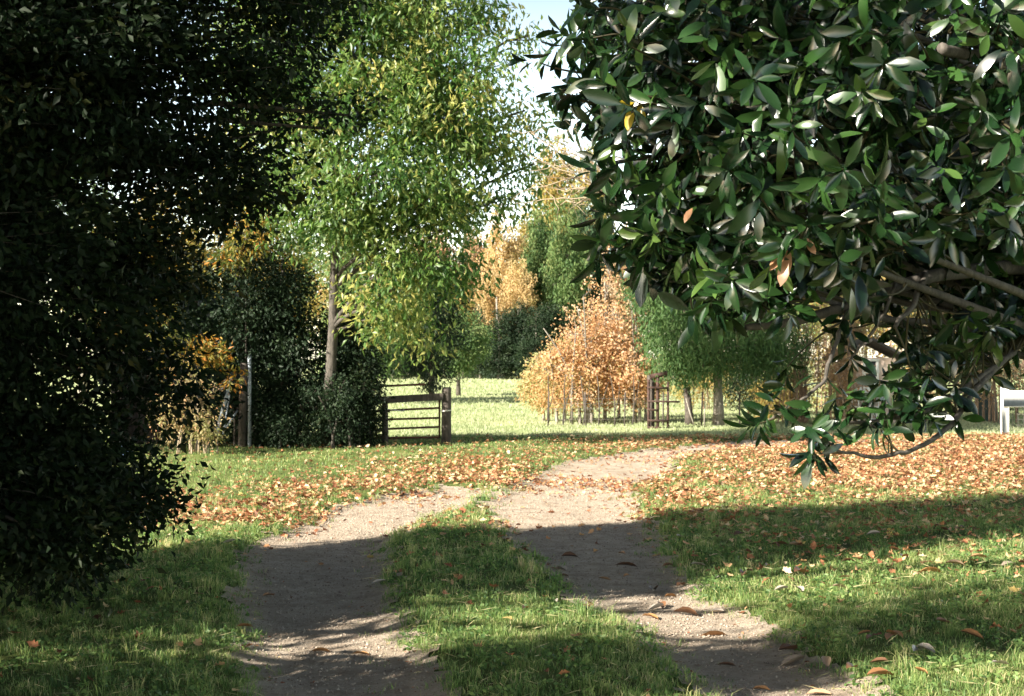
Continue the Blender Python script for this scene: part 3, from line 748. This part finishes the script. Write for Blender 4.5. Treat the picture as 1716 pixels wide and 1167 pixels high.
mb = MB(); mb.tube([(.165 * math.cos(a), -.02, .3 + .15 * math.sin(a)) for a in np.linspace(0, math.pi, 12)], .006, 5); mb.build('handle', WIRE, root, True)

# ------------------------------------------------------------------ gate and its fence


def seg_box(mb, a, b_, hgt, th, bev=.006):
    """A straight board from a to b (centres of its ends)."""
    a, b_ = np.array(a, float), np.array(b_, float); d = b_ - a; L = np.linalg.norm(d); d /= L
    yv = unit(np.cross([0, 0, 1.0], d)); zv = np.cross(d, yv)
    mb.box((a + b_) / 2, (L, th, hgt), np.stack([d, yv, zv], 1), bev)


D = 28.4
po = np.array([*at(748, 742, D)[:2], 0])
root = thing('gate_post', 'thick dark wooden gate post with a pale band around it', 'post', po)
mb = MB(); mb.tube([(0, 0, -.2), (0, 0, .5), (.005, 0, 1.02), (.005, 0, 1.10), (.005, 0, 1.115)], [.105, .098, .094, .092, .075], 12); mb.build('shaft', WOOD_DARK, root, True)
mb = MB(); a = np.linspace(0, 2 * math.pi, 25); mb.tube(np.stack([.104 * np.cos(a), .104 * np.sin(a), .645 + .01 * np.cos(a)], 1), .011, 6, cap=False); mb.build('band', WHITE, root, True)
po2 = np.array([*at(645, 742, D)[:2], 0])
mb = MB(); mb.tube([(0, 0, -.2), (0, 0, .5), (0, 0, .88)], [.07, .066, .062], 10); o = mb.build('fence_post', WOOD_DARK, None, True); o.location = po2
tag(o, 'thinner dark wooden post at left of the gate under the shrub', 'post')
root = thing('board_fence', 'single thick dark board spanning between the two gate posts', 'fence', po2)
mb = MB(); dx = po[0] - po2[0]
seg_box(mb, (-1.15, -.12, .80), (dx - .06, -.12, .93), .14, .045); mb.build('board', WOOD_DARK, root)
root = thing('pipe_gate', 'rusty dark tube gate with five rails hung behind the dark board', 'gate', (po2[0], po2[1], 0))
mb = MB(); seg_box(mb, (.30, .02, .06), (.30, .02, 1.13), .09, .05); mb.build('stile', RUST, root)
mb = MB(); pole(mb, (dx - .14, .05, .12), np.array((dx - .14, .05, .98)), .02); mb.build('stile', RUST, root, True)
for z0, z1, xe in ((1.10, 1.17, .80), (.60, .70, dx - .12), (.44, .50, dx - .12), (.24, .32, dx - .12), (.09, .11, dx - .12)):
    mb = MB(); pole(mb, (-.9, .05, z0), np.array((xe, .05, z1)), .022); mb.build('rail', RUST, root, True)
mb = MB(); pole(mb, (.0, -.08, .68), np.array((.36, -.02, .635)), .011); pole(mb, (.36, -.02, .635), np.array((.385, -.02, .66)), .02); mb.build('latch_cord', WHITE, root, True)

# ------------------------------------------------------------------ white rail fence at the right
o3 = np.array([*at(1684, 728, 31.4)[:2], 0])
root = thing('white_fence', 'white painted board fence with square post at right edge of lawn', 'fence', o3, rz=-.22)
for i in range(3):
    mb = MB(); mb.box((i * 2.3, 0, .52), (.17, .17, 1.24), bev=.015); mb.build('post', WHITE, root)
mb = MB(); seg_box(mb, (-.05, -.105, .80), (4.9, -.105, .80), .36, .035); mb.build('rail', WHITE, root)
mb = MB()
for k in range(5):
    mb.tube([(-0.05, .1, .1 + .12 * k), (2.4, .1, .09 + .12 * k), (4.9, .1, .1 + .12 * k)], .003, 4)
for k in range(40):
    mb.tube([(.05 + k * .12, .1, .02), (.05 + k * .12, .1, .6)], .003, 4)
mb.build('wire_mesh', WIRE, root)

# ------------------------------------------------------------------ orange saplings along the wire fence
sap = [(905, 38.0, 590, 26, M_ORANGE, 'pale yellowish sapling at left end of the fenced row', (.12, .15)), (930, 37.0, 570, 34, M_ORANGE, 'olive yellow sapling second from left in the fenced row', (.25, .2)), (962, 36.6, 520, 40, M_ORANGE, 'orange sapling left of the tallest in fenced row', (.4, .25)),
       (992, 36.8, 470, 38, M_ORANGE, 'bright orange sapling in the middle of the fenced row', (.55, .2)), (1016, 37.4, 425, 36, M_ORANGE, 'tallest orange sapling of the fenced row', (.7, .2)), (1045, 36.8, 480, 38, M_ORANGE, 'bushy orange sapling right of the tallest one', (.6, .2)),
       (1072, 37.2, 560, 32, M_ORANGE, 'low orange sapling beside the rusty pipe frame', (.6, .25)), (1035, 39.5, 470, 36, M_RUSSET, 'brownish sapling behind the tallest orange one', (.7, .2)), (970, 39.0, 530, 34, M_RUSSET, 'twiggy grey brown sapling behind orange saplings', (.7, .2))]
for px, d, topy, hw, m, lab, tn in sap:
    b = np.array([(px - CX) / F * d, d]); H = EYE + (CY - topy) / F * d; r = hw / F * d; z0 = .36
    h = H - z0
    lo = [(0, 0, z0 + h * .16, r * .95, r, h * .17), (r * random.uniform(-.2, .4), 0, z0 + h * .34, r * 1.05, r, h * .17), (r * random.uniform(-.5, .3), 0, z0 + h * .55, r * .7, r * .7, h * .15), (r * random.uniform(-.3, .3), 0, z0 + h * .75, r * .42, r * .42, h * .14), (0, 0, z0 + h * .93, r * .2, r * .2, h * .1),
          (r * random.uniform(-1.2, 1.2), 0, z0 + h * random.uniform(.2, .6), r * .35, r * .35, h * .1), (r * random.uniform(-1.2, 1.2), 0, z0 + h * random.uniform(.2, .6), r * .35, r * .35, h * .1)]
    grow('sapling_tree', lab, 'sapling', b, lo, 150, 25, 0.15, 0.085, 0.048, m, BARK_GREY, H * .85, .045, 'autumn saplings along the wire fence', stems=2, twigs=.8, tint=tn, droop=.3, twig_r=.010, flare=1.5)
# bare stems of the same row: young trunks with no leaves of their own
for i, px in enumerate((918, 944, 977, 1003, 1030, 1060)):
    d = 35.8; mb = MB(); mb.tube(wobble(bez(np.array([0, 0, -.05]), np.array([.05, 0, .5]), np.array([random.uniform(-.12, .12), .1, 1.25]), 7), .012), np.linspace(.032, .014, 7) * random.uniform(.6, 1.2), 6)
    mb.tube(wobble(bez(np.array([0, 0, .35]), np.array([.15, 0, .7]), np.array([random.uniform(.1, .3), .1, 1.1]), 5), .01), np.linspace(.014, .006, 5), 5)
    o = mb.build('bare_sapling', BARK_DARK, None, True); o.location = ((px - CX) / F * d, d, 0)
    tag(o, 'slender bare sapling stem in front of the orange saplings', 'sapling', 'bare stems along the wire fence')
root = thing('wire_fence', 'rusty woven wire fence in front of the orange saplings', 'fence', (at(918, 715, 35.2)[0], 35.2, 0))
x1 = at(1240, 715, 35.2)[0] - root.location.x
mb = MB()
for k in range(6):
    mb.tube([(0, 0, .05 + k * .13), (x1 * .5, 0, .04 + k * .13), (x1, 0, .05 + k * .13)], .0022, 4)
for k in range(int(x1 / .15)):
    mb.tube([(k * .15, 0, .03), (k * .15, 0, .71)], .0018, 4)
mb.build('wire_mesh', WIRE, root)
for k in range(6):
    mb = MB(); mb.tube([(k * x1 / 5, .03, -.1), (k * x1 / 5 + random.uniform(-.03, .03), .03, .85)], .022, 6); mb.build('post', WOOD_DARK, root, True)

# ------------------------------------------------------------------ rusty frame, stub post
d = 34.2; o3 = np.array([*at(1087, 718, d)[:2], 0])
root = thing('rusty_trellis', 'rusty upright pipe frame with cross bars at end of wire fence', 'gate frame', o3)
for x_, y_, h, r in ((0.0, 0, 1.18, .035), (.22, .03, 1.30, .04), (.47, .06, 1.12, .03)):
    mb = MB(); pole(mb, (x_, y_, -.1), np.array((x_, y_, h)), r); mb.build('upright', RUSTD, root, True)
mb = MB(); pole(mb, (.07, .18, -.1), np.array((.07, .18, 1.28)), .09); mb.build('upright', WOOD_DARK, root, True)
for z_, xe in ((.99, .47), (.66, .75), (.46, .24), (.03, .47), (.20, .47)):
    mb = MB(); pole(mb, (-.03, -.05, z_), np.array((xe, .0, z_ - .02)), .025); mb.build('cross_bar', RUSTD, root, True)
mb = MB(); pole(mb, (.03, .03, 1.24), np.array((.45, .03, 1.33)), .06); mb.build('top_bar', RUSTD, root, True)
mb = MB(); mb.tube(wobble(np.array([(0, 0, -.1), (-.02, 0, .3), (-.05, 0, .6), (-.09, 0, .95)]), .01), [.13, .105, .095, .085], 9)
o = mb.build('stub_post', WOOD_DARK, None, True); o.location = (*at(1156, 712, 36)[:2], 0); tag(o, 'short blackened leaning post under the green cedar', 'post')
for px, l_ in ((1165, -.25), (1180, .02)):
    mb = MB(); mb.tube([(0, 0, -.05), (l_ * .5, 0, .3), (l_, 0, .75)], [.02, .016, .01], 6); o = mb.build('thin_sapling', BARK_PALE, None, True); o.location = (*at(px, 714, 35.6)[:2], 0)
    tag(o, 'pale thin stem leaning to the left beside blackened post' if l_ < 0 else 'pale thin upright stem between blackened post and cedar trunk', 'stem')

# ------------------------------------------------------------------ green cedar at right middle
b = np.array([*at(1203, 715, 35.5)[:2]])
grow('green_cedar', 'feathery green cedar with drooping boughs and grey trunk', 'tree', b, lob(b, [(1120, 530, 35, 55, 60, 1.0), (1085, 470, 35.2, 38, 50, .8), (1130, 600, 35, 55, 40, .9), (1190, 590, 34.6, 70, 45, 1.1), (1260, 570, 35, 60, 60, 1.0), (1200, 500, 35, 90, 60, 1.3),
     (1150, 430, 35.4, 80, 50, 1.2), (1240, 430, 35.5, 90, 60, 1.4), (1180, 340, 36, 100, 70, 1.4), (1110, 410, 35.4, 50, 50, .9), (1310, 590, 35.4, 45, 40, .8)]), 1000, 75, 0.17, 0.14, 0.028, M_CEDAR, BARK_GREY, 4.6, .13, droop=1.0, twigs=.3, squash=1.3, outward=.2, tint=(.5, .2))

# ------------------------------------------------------------------ shrubs, shed and barrel behind the magnolia
for px, d, topy, hw, m, lab, n, st in [
        (1408, 35.2, 560, 26, M_RUSSET, 'thin brown twiggy shrub against the left side of the pale shed', 12, 16),
        (1340, 37, 480, 60, M_RUSSET, 'brown twiggy shrub right of the green cedar', 14, 24), (1420, 38.5, 460, 65, M_RUSSET, 'tallest brown twiggy shrub behind the magnolia spray', 14, 24), (1560, 38, 440, 80, M_CEDAR_D, 'dark green shrub behind the magnolia limb', 60, 5),
        (1660, 37, 430, 70, M_RUSSET, 'brown bare shrub behind the dark barrel', 20, 14), (1500, 44, 380, 80, M_OLIVE, 'olive bush far behind the pale shed', 60, 5), (1620, 44, 380, 90, M_RUSSET, 'wide brown bush far behind the white fence', 60, 5), (1385, 46, 400, 70, M_OLIVE, 'olive bush behind brown shrubs', 50, 5),
        (1300, 39, 640, 36, M_OLIVE, 'low olive weeds at foot of brown shrub', 30, 8), (1265, 42, 560, 60, M_CEDAR_D, 'dark green bush behind the green cedar', 60, 5), (1180, 47, 560, 80, M_OLIVE, 'olive thicket seen under the green cedar', 50, 6), (1720, 42, 420, 70, M_CEDAR_D, 'dark bush at the far right edge', 60, 5)]:
    b = np.array([(px - CX) / F * d, d]); H = EYE + (CY - topy) / F * d; r = hw / F * d
    grow('shrub', lab, 'shrub', b, [(0, 0, H * .3, r, r, H * .3), (r * .3, 0, H * .6, r * .9, r * .9, H * .3), (-r * .4, 0, H * .75, r * .6, r * .6, H * .25)], 150, n, 0.16, 0.085, 0.04, m, TWIG_BROWN, H * .8, .022, 'shrubs behind the magnolia', stems=st, twigs=1, twig_r=.013, tint=(.5, .25))

o3 = np.array([*at(1452, 705, 36.5)[:2], 0])
root = thing('garden_shed', 'small faded shed with white window and white braces behind magnolia leaves', 'shed', o3)
mb = MB(); mb.box((0.15, .7, .85), (1.25, 1.2, 1.7), bev=.01); mb.build('wall', PINK_WALL, root)
mb = MB(); A0, B0, P0 = (-.75, .0, 1.66), (.15, .0, 2.2), (1.05, .0, 1.66)
for s_ in (-1, 1):
    seg_box(mb, (.15, .7 + s_ * 0.0, 2.18), (.15 + s_ * .95, .7, 1.68), .07, 1.6)
mb.build('roof', SHINGLE, root)
mb = MB()
for x_ in (-.04, .30):
    mb.box((x_, .08, 1.32), (.07, .04, .64))
for z_ in (1.02, 1.33, 1.64):
    mb.box((.13, .075, z_), (.44, .04, .065))
w_ = mb.build('window', WHITE, root)
mb = MB(); mb.box((.13, .088, 1.32), (.30, .02, .6)); mb.build('pane', DARK_GLASS, w_)
mb = MB(); mb.box((-.13, .02, .88), (.62, .15, .16), bev=.01); mb.build('ledge', WHITE, root)
for sg in (-1, 1):
    mb = MB(); seg_box(mb, (.1 - sg * .36, .072 + .022 * sg, .80), (.1 + sg * .36, .072 + .022 * sg, .06), .13, .02); mb.build('brace', WHITE, root)
mb = MB()
for k in range(5):
    mb.box((-.35 + k * .17, .09, .43), (.03, .012, .75))
    mb.box((0, .084, .12 + k * .16), (.9, .012, .03))
mb.build('lattice', WHITE, root)
root = thing('barrel', 'dark teal barrel standing at the foot of brown shrub', 'barrel', (*at(1652, 697, 38)[:2], 0))
mb = MB(); mb.tube([(0, 0, 0), (0, 0, .05), (0, 0, .25), (0, 0, .5), (0, 0, .72), (0, 0, .76)], [.24, .27, .30, .30, .27, .25], 20); mb.build('body', BARREL, root, True)
mb = MB(); a = np.linspace(0, 2 * math.pi, 25)
for z_ in (.25, .52):
    mb.tube(np.stack([.302 * np.cos(a), .302 * np.sin(a), np.full(25, z_)], 1), .014, 5, cap=False)
mb.build('hoop', BARREL, root, True)

# ------------------------------------------------------------------ two small trees in the pasture
for px, d, topy, r_, z0, lab in [(724, 57, 420, 1.25, .35, 'dark bushy tree with skirt to the ground in the pasture'), (768, 65, 520, 1.3, 1.1, 'small round tree with bare trunk in the pasture')]:
    b = np.array([(px - CX) / F * d, d]); H = EYE + (CY - topy) / F * d; h = H - z0
    lo = [(0, 0, z0 + h * .15, r_ * .7, r_ * .7, h * .15), (0, 0, z0 + h * .38, r_, r_, h * .2), (.1, 0, z0 + h * .62, r_, r_, h * .2), (0, 0, z0 + h * .85, r_ * .6, r_ * .6, h * .15)]
    grow('pasture_tree', lab, 'tree', b, lo, 260, 46, .22, .13, .06, M_CEDAR_D if px == 724 else M_GREEN, BARK_DARK, H * .85, .11, 'small trees in the pasture', tint=(.5, .2), droop=.6)

# ------------------------------------------------------------------ far wood: individual trees, four builds copied
protos = {}


def far_tree(key, px, d, topy, hw, m, lab, low=.25, group='trees of the far wood'):
    H = EYE + (CY - topy) / F * d; r = hw / F * d; b = np.array([(px - CX) / F * d, d])
    if key not in protos:
        z0 = 10 * low; h = 10 - z0; rr = np.random.default_rng(sum(map(ord, key)))
        lo = [(rr.uniform(-.5, .5), rr.uniform(-.5, .5), z0 + h * f, 3 * s, 3 * s, h * .15) for f, s in ((.10, .8), (.25, 1.0), (.42, 1.0), (.58, .9), (.74, .75), (.88, .5))]
        lo += [(rr.uniform(-2.4, 2.4), rr.uniform(-2, 2), z0 + h * rr.uniform(.2, .75), 1.2, 1.2, .9) for _ in range(5)]
        t = grow('wood_tree', lab, 'tree', (0, 0), lo, 300, 46, .34, .24, .14, m, BARK_GREY, 8.5, .17, group, twigs=.5, droop=.4, tint=(.5, .22), outer=.5)
        protos[key] = t; t.location = (b[0], b[1], terrain(*b)); t.scale = (r / 3, r / 3, H / 10); t.rotation_euler = (0, 0, random.uniform(0, 6))
        for c in t.children:
            if c.name.startswith('crown'):
                c.material_slots[0].link = 'OBJECT'; c.material_slots[0].material = m
        return t
    return copy_tree(protos[key], (b[0], b[1], terrain(*b)), random.uniform(0, 6), (r / 3, r / 3, H / 10), lab, group, m)


for a_ in [
    ('a', 842, 118, 358, 42, M_GOLD, 'tall golden tree standing out in the middle of far wood'), ('b', 800, 124, 390, 42, M_RUSSET, 'pinkish russet tree left of the tall golden tree'), ('c', 790, 150, 372, 36, M_PINE, 'dark green treetop showing highest under the sky gap'),
    ('b', 745, 126, 390, 40, M_RUSSET, 'russet tree at left below the sky gap'), ('a', 700, 122, 385, 42, M_RUSSET, 'reddish brown tree partly hidden by the tall leafy tree'), ('c', 905, 122, 340, 40, M_GREEN, 'fresh green tree just right of the tall golden tree'),
    ('b', 950, 116, 335, 40, M_GREEN, 'grey green tree in the far wood above the saplings'), ('a', 985, 128, 330, 46, M_PINE, 'tall dark green tree beside the magnolia edge'), ('c', 935, 135, 225, 60, M_OLIVE, 'tallest olive tree rising above far wood at magnolia edge'), ('a', 1000, 132, 250, 55, M_OLIVE, 'tall olive brown tree half hidden by magnolia leaves'),
    ('b', 870, 114, 440, 36, M_GOLD, 'lower golden tree in front of the green wood trees'), ('a', 775, 112, 470, 30, M_OLIVE, 'olive brown tree low behind the pasture trees'), ('c', 655, 116, 430, 46, M_OLIVE, 'olive tree behind the left pasture edge'), ('b', 812, 120, 500, 26, M_PINE, 'low dark tree at foot of tall golden tree'),
    ('b', 882, 126, 352, 40, M_OLIVE, 'olive tree between the golden and the fresh green trees'), ('c', 725, 130, 400, 44, M_OLIVE, 'olive brown tree between two russet trees'), ('a', 822, 130, 420, 36, M_OLIVE, 'olive tree peeping between russet and golden trees'),
    ('b', 1060, 124, 380, 50, M_RUSSET, 'brown tree behind the tallest sapling'),
]:
    far_tree(*a_)
for k, px in enumerate((580, 500, 420, 330, 240, 150)):
    far_tree('abc'[k % 3], px, 118 + 5 * (k % 3), 400 - 20 * (k % 2), 55, (M_OLIVE, M_GREEN, M_GOLD)[k % 3], 'far wood tree half hidden behind the left trees', group='far wood trees behind left trees')
for k, px in enumerate((1130, 1210, 1290, 1370, 1450, 1530, 1610, 1700)):
    far_tree('abc'[k % 3], px, 116 + 6 * (k % 3), 370 - 30 * (k % 2), 60, (M_GREEN, M_PINE, M_OLIVE)[k % 3], 'far wood tree hidden behind cedar and magnolia', group='far wood trees behind magnolia')
for k, (px, d, ty, hw) in enumerate(((836, 111, 520, 40), (868, 112, 500, 42), (898, 110, 515, 42), (925, 111, 505, 40), (805, 112, 530, 36), (700, 114, 530, 34), (660, 113, 540, 34), (955, 113, 530, 34), (790, 114, 545, 26))):  # sun reaches these; their dark leaf colour stands for woodland shade
    far_tree('u' + 'ab'[k % 2], px, d, ty, hw, M_CEDAR_D, 'undergrowth coloured dark for the shade at the foot of far wood', .02, 'undergrowth of the far wood')
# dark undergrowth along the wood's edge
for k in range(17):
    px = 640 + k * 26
    far_tree('u' + 'ab'[k % 2], px, 130 + 6 * (k % 3), 505 + 22 * (k % 3), 46, (M_PINE, M_CEDAR_D)[k % 2], 'undergrowth coloured dark for the shade at the foot of far wood', .02, 'undergrowth of the far wood')
mb = MB(); mb.tube([(0, 0, -.2), (.1, 0, 3), (0, 0, 6.5)], [.11, .09, .06], 8); o = mb.build('slim_tree', BARK_GREY, None, True); o.location = (*at(832, 630, 112)[:2], 0)
tag(o, 'slim pale tree trunk against dark undergrowth of far wood', 'tree trunk')

# ------------------------------------------------------------------ magnolia
mb0 = np.array([5.9, 10.6, 0.0])
mag = thing('magnolia_tree', 'large glossy leaved magnolia spreading in from the right', 'tree', (mb0[0], mb0[1], float(terrain(5.9, 10.6))))
wood, leafm_ = MB(), MB()
stem = MB()
spec_y, spec_b = MB(), MB()
wood.tube(wobble(bez(np.array([0, 0, -.2]), np.array([.1, 0, 2.5]), np.array([-.2, -.2, 6.5]), 12), .02), np.linspace(.24, .08, 12), 12)


def rosette(c, ax, n=9, Ls=(.15, .23), spread=(38, 88), mbl=None, tn=None):
    """A whorl of leaves round a shoot tip c that points along ax."""
    ax = unit(np.asarray(ax, float)); u = unit(np.cross(ax, [0.3, 0.9, 0.4])); v = np.cross(ax, u)
    ph = np.arange(n) * 2.4 + rng.uniform(0, 6.28); pos = np.linspace(0, 1, n)
    th = np.radians(spread[0] + (spread[1] - spread[0]) * (1 - pos)) + rng.normal(0, .14, n)
    rd = np.cos(ph)[:, None] * u + np.sin(ph)[:, None] * v
    A = ax * np.cos(th)[:, None] + rd * np.sin(th)[:, None]; A = A + np.array([0, 0, -.42]) + rng.normal(0, .24, (n, 3)); A = unit(A)
    N = ax * np.sin(th)[:, None] - rd * np.cos(th)[:, None]
    N = N + rng.normal(0, .28, (n, 3))
    L = rng.uniform(*Ls, n) * (0.65 + .35 * rng.random(n))
    P = c + ax * (pos * .13 - .05)[:, None] + A * .012
    big_leaves(mbl or leafm_, P, A, N, L, L * rng.uniform(.28, .39, n), np.clip((rng.normal(.4, .2) if tn is None else tn) + rng.normal(0, .14, n), 0, 1), arch=rng.normal(.08, .12, n), fold=rng.uniform(.02, .30, n))


def mrel(px, py, d):
    return at(px, py, d) - mb0


ctr_all = mrel(1500, 120, 9.6)
lobes = [(1040, 40, 8.5, .32, 8), (1080, 120, 8.2, .55, 15), (1010, 175, 8.5, .24, 6), (1150, 50, 7.9, .6, 18), (1200, 190, 7.7, .65, 20), (1100, 255, 8.0, .45, 11), (1045, 300, 8.2, .28, 5),
         (1300, 60, 7.7, .65, 20), (1330, 260, 7.4, .65, 20), (1200, 350, 7.8, .45, 13), (1110, 395, 7.9, .30, 7), (1068, 405, 8.0, .22, 4), (1175, 455, 7.8, .30, 8), (1265, 480, 7.6, .28, 8),
         (1330, 400, 7.2, .42, 11), (1430, 370, 7.2, .45, 10), (1460, 150, 7.5, .55, 12), (1545, 330, 7.5, .45, 8), (1590, 50, 7.5, .5, 9), (1680, 200, 7.4, .5, 8), (1680, 340, 7.5, .45, 8), (1420, 10, 7.6, .5, 10), (1690, 60, 7.4, .4, 6),
         (1060, -60, 8.5, .45, 8), (1200, -120, 8, .9, 20), (1450, -150, 8, .9, 18), (1650, -120, 8, .8, 12)]
deep = [(1120, 100, 9.4, .8, 26), (1250, 250, 9.2, .9, 34), (1420, 150, 9.4, 1.1, 46), (1600, 200, 9.4, 1.1, 46), (1420, 340, 9.0, .6, 26), (1560, 360, 8.8, .6, 26), (1180, 400, 9.0, .4, 14), (1300, 440, 8.7, .35, 12), (1690, 380, 9.2, .6, 22),
        (1250, 30, 9.6, 1, 34), (1550, 20, 9.8, 1.1, 40), (1350, 200, 10.6, 1.3, 50), (1600, 150, 11, 1.5, 60), (1700, 300, 10.2, 1.0, 34), (1720, 520, 9.5, .5, 18), (1300, 300, 10.0, .7, 24), (1640, 430, 9.6, .6, 20), (1560, 250, 9.0, .6, 18), (1450, 430, 9.4, .35, 9)]


def shoot(base_pt, tip, r=.006):
    p = bez(base_pt, (base_pt + tip) / 2 + rng.normal(0, .04, 3), tip, 6); stem.tube(p, np.linspace(r * 1.5, r * .7, 6), 5, cap=False)
    return unit(p[-1] - p[-2])


deep = [(a, b, c, d, int(n * 2.3)) for a, b, c, d, n in deep]; lobes = [(a, b, c, d, int(n * 2.0)) for a, b, c, d, n in lobes]
for li, (px, py, d, r, n) in enumerate(lobes + deep):
    c = mrel(px, py, d)
    za = np.clip(c[2] - .25 * np.hypot(c[0], c[1]), 1.0, 6.2)
    s0 = np.array([0, 0, za]); lp = wobble(bez(s0, (s0 + c) / 2 + [0, .3, .25], c, 12), .03)
    wood.tube(lp, np.linspace(.06 if r > .4 else .04, .012, 12), 7, cap=False)
    tips = c + in_ball(n, .45) * r * np.array([1, 1, .9])
    for tp in tips:
        st = lp[rng.integers(9, 12)]; st = tp + (st - tp) * min(1, .30 / (np.linalg.norm(st - tp) + 1e-6)) if rng.random() < .6 else st
        ax = shoot(st, tp)
        ax = unit(ax * .5 + unit(tp - ctr_all) * .5 + np.array([-.15, -.15, .15]) + rng.normal(0, .45, 3))
        rosette(tp, ax, int(rng.integers(5, 10)))
# the boughs seen against the yard below the crown, and the low hanging spray
def bough(pts, r0, r1, k=8, to=None):
    P = np.array([mrel(*p) for p in pts]); t = np.linspace(0, len(P) - 1, len(P) * 5)
    Q = np.stack([np.interp(t, np.arange(len(P)), P[:, i]) for i in range(3)], 1)
    for _ in range(3):
        Q[1:-1] = (Q[:-2] + 2 * Q[1:-1] + Q[2:]) / 4
    Q = wobble(Q, .004); (to or wood).tube(Q, np.linspace(r0, r1, len(Q)), k); return Q


bough([(1900, 445, 9.9), (1716, 440, 9.0), (1560, 452, 8.3), (1450, 500, 8.0), (1330, 538, 7.8), (1250, 545, 7.7)], .055, .018)
bough([(1900, 130, 9.9), (1716, 104, 8.2), (1640, 92, 7.6), (1578, 76, 7.3)], .05, .028)
Q1 = bough([(1545, 455, 8.2), (1525, 510, 7.9), (1500, 545, 7.7)], .02, .012)
Q2 = bough([(1420, 520, 7.9), (1405, 560, 7.7), (1385, 605, 7.5), (1383, 640, 7.4), (1355, 662, 7.35), (1320, 690, 7.3), (1288, 700, 7.3)], .014, .006)
Q3 = bough([(1900, 480, 9.8), (1716, 560, 8.8), (1640, 640, 8.2), (1590, 710, 7.7), (1530, 752, 7.4), (1470, 765, 7.3), (1405, 752, 7.2), (1385, 735, 7.2)], .022, .005)
Q4 = bough([(1700, 585, 8.6), (1600, 655, 8.0), (1530, 690, 7.7), (1450, 705, 7.5), (1400, 700, 7.4)], .018, .007)
Q5 = bough([(1500, 470, 8.0), (1470, 545, 7.8), (1440, 585, 7.7), (1425, 600, 7.7)], .010, .005)
for px, py, d, r, n in [(1290, 690, 7.3, .07, 2), (1265, 700, 7.3, .05, 1), (1330, 665, 7.3, .10, 2), (1382, 720, 7.2, .12, 3), (1360, 745, 7.2, .08, 2), (1480, 735, 7.3, .10, 2), (1400, 660, 7.4, .13, 3), (1490, 665, 7.5, .12, 3), (1510, 675, 7.6, .16, 5), (1550, 640, 7.8, .22, 7), (1560, 575, 8.1, .28, 9),
                         (1620, 600, 8.3, .28, 9), (1640, 520, 8.7, .35, 13), (1700, 505, 8.8, .3, 10), (1650, 560, 9.2, .38, 11), (1600, 520, 9.2, .4, 10), (1710, 470, 9.2, .4, 12), (1560, 640, 8.6, .2, 5), (1600, 680, 7.9, .14, 3), (1420, 560, 7.9, .12, 3), (1550, 700, 7.6, .1, 2), (1340, 620, 8.6, .1, 1)]:
    c = mrel(px, py, d); allq = np.vstack([Q1, Q2, Q3, Q4, Q5])
    for tp in c + in_ball(n, .5) * r:
        near = np.argsort(np.linalg.norm(allq - tp, axis=1))[: 8]
        st = allq[near[rng.integers(0, 8)]]
        ax = shoot(st, tp, .005); ax = unit(ax * .6 + np.array([-.2, -.3, .1]) + rng.normal(0, .35, 3))
        rosette(tp, ax, int(rng.integers(6, 10)), (.12, .19))
rosette(mrel(1475, 365, 6.9), (-.1, -.6, .8), 8, (.17, .21), (20, 70)); rosette(mrel(1260, 130, 7.0), (.1, -.9, -.2), 9, (.16, .21), (60, 95)); rosette(mrel(1405, 430, 6.9), (-.2, -.8, -.1), 9, (.16, .21))
rosette(mrel(1000, 285, 8.0), (-.5, -.4, .6), 8, (.14, .2)); rosette(mrel(900, 100, 8.3), (-.9, -.1, .1), 5, (.12, .18), (20, 70)); rosette(mrel(940, 150, 8.3), (-.9, -.2, -.1), 7, (.14, .2))
for q0, q1 in (((1010, 320, 8.2), (1000, 290, 8.0)), ((1000, 120, 8.4), (905, 102, 8.3)), ((1000, 170, 8.4), (942, 150, 8.3))):
    shoot(mrel(*q0), mrel(*q1))
for px, py, dr in ((1065, 165, (-.6, -.3, -.2)), (1072, 170, (.05, -.4, -1)), (1060, 175, (-.3, -.4, -1))):
    big_leaves(spec_y, mrel(px, py, 7.7)[None], np.array([dr]), np.array([[-.4, -1, .3]]), .14, .055, rng.random(1))
for px, py, dr, L in ((1325, 420, (-.45, -.3, -1), .17), (1350, 395, (.2, -.4, -.5), .10), (1160, 345, (-.3, -.3, -.4), .09), (1320, 415, (-.7, -.4, -.6), .14)):
    big_leaves(spec_b, mrel(px, py, 6.95)[None], np.array([dr]), np.array([[-.5, -1, .3]]), L, L * .38, rng.random(1))
wood.build('trunk', BARK_MAG, mag, True); stem.build('twigs', M_BUD, mag, True)
leafm_.build('crown', M_MAG, mag, True)
spec_y.build('yellow_leaves', M_MAGY, mag, True, 'yellow turning leaves near the left edge'); spec_b.build('brown_leaves', M_MAGB, mag, True, 'brown dead leaves hanging low in the crown')
# bare twigs at the crown's left edge
bt = MB()
for k in range(16):
    a0 = mrel(rng.uniform(1000, 1060), rng.uniform(300, 345), 8.9); e = mrel(rng.uniform(855, 980), rng.uniform(215, 345), 9.2)
    p = wobble(bez(a0, (a0 + e) / 2 + rng.normal(0, .08, 3) + [0, 0, .05], e, 9), .015); bt.tube(p, np.linspace(.006, .0025, 9), 5)
    for j in range(4):
        s_ = p[rng.integers(3, 9)]; e2 = s_ + rng.normal(0, .10, 3) + [-.08, 0, .03]
        bt.tube(wobble(np.linspace(s_, e2, 5), .008), np.linspace(.003, .0015, 5), 4, cap=False)
bt.build('bare_twigs', TWIG_TAN, mag, True)
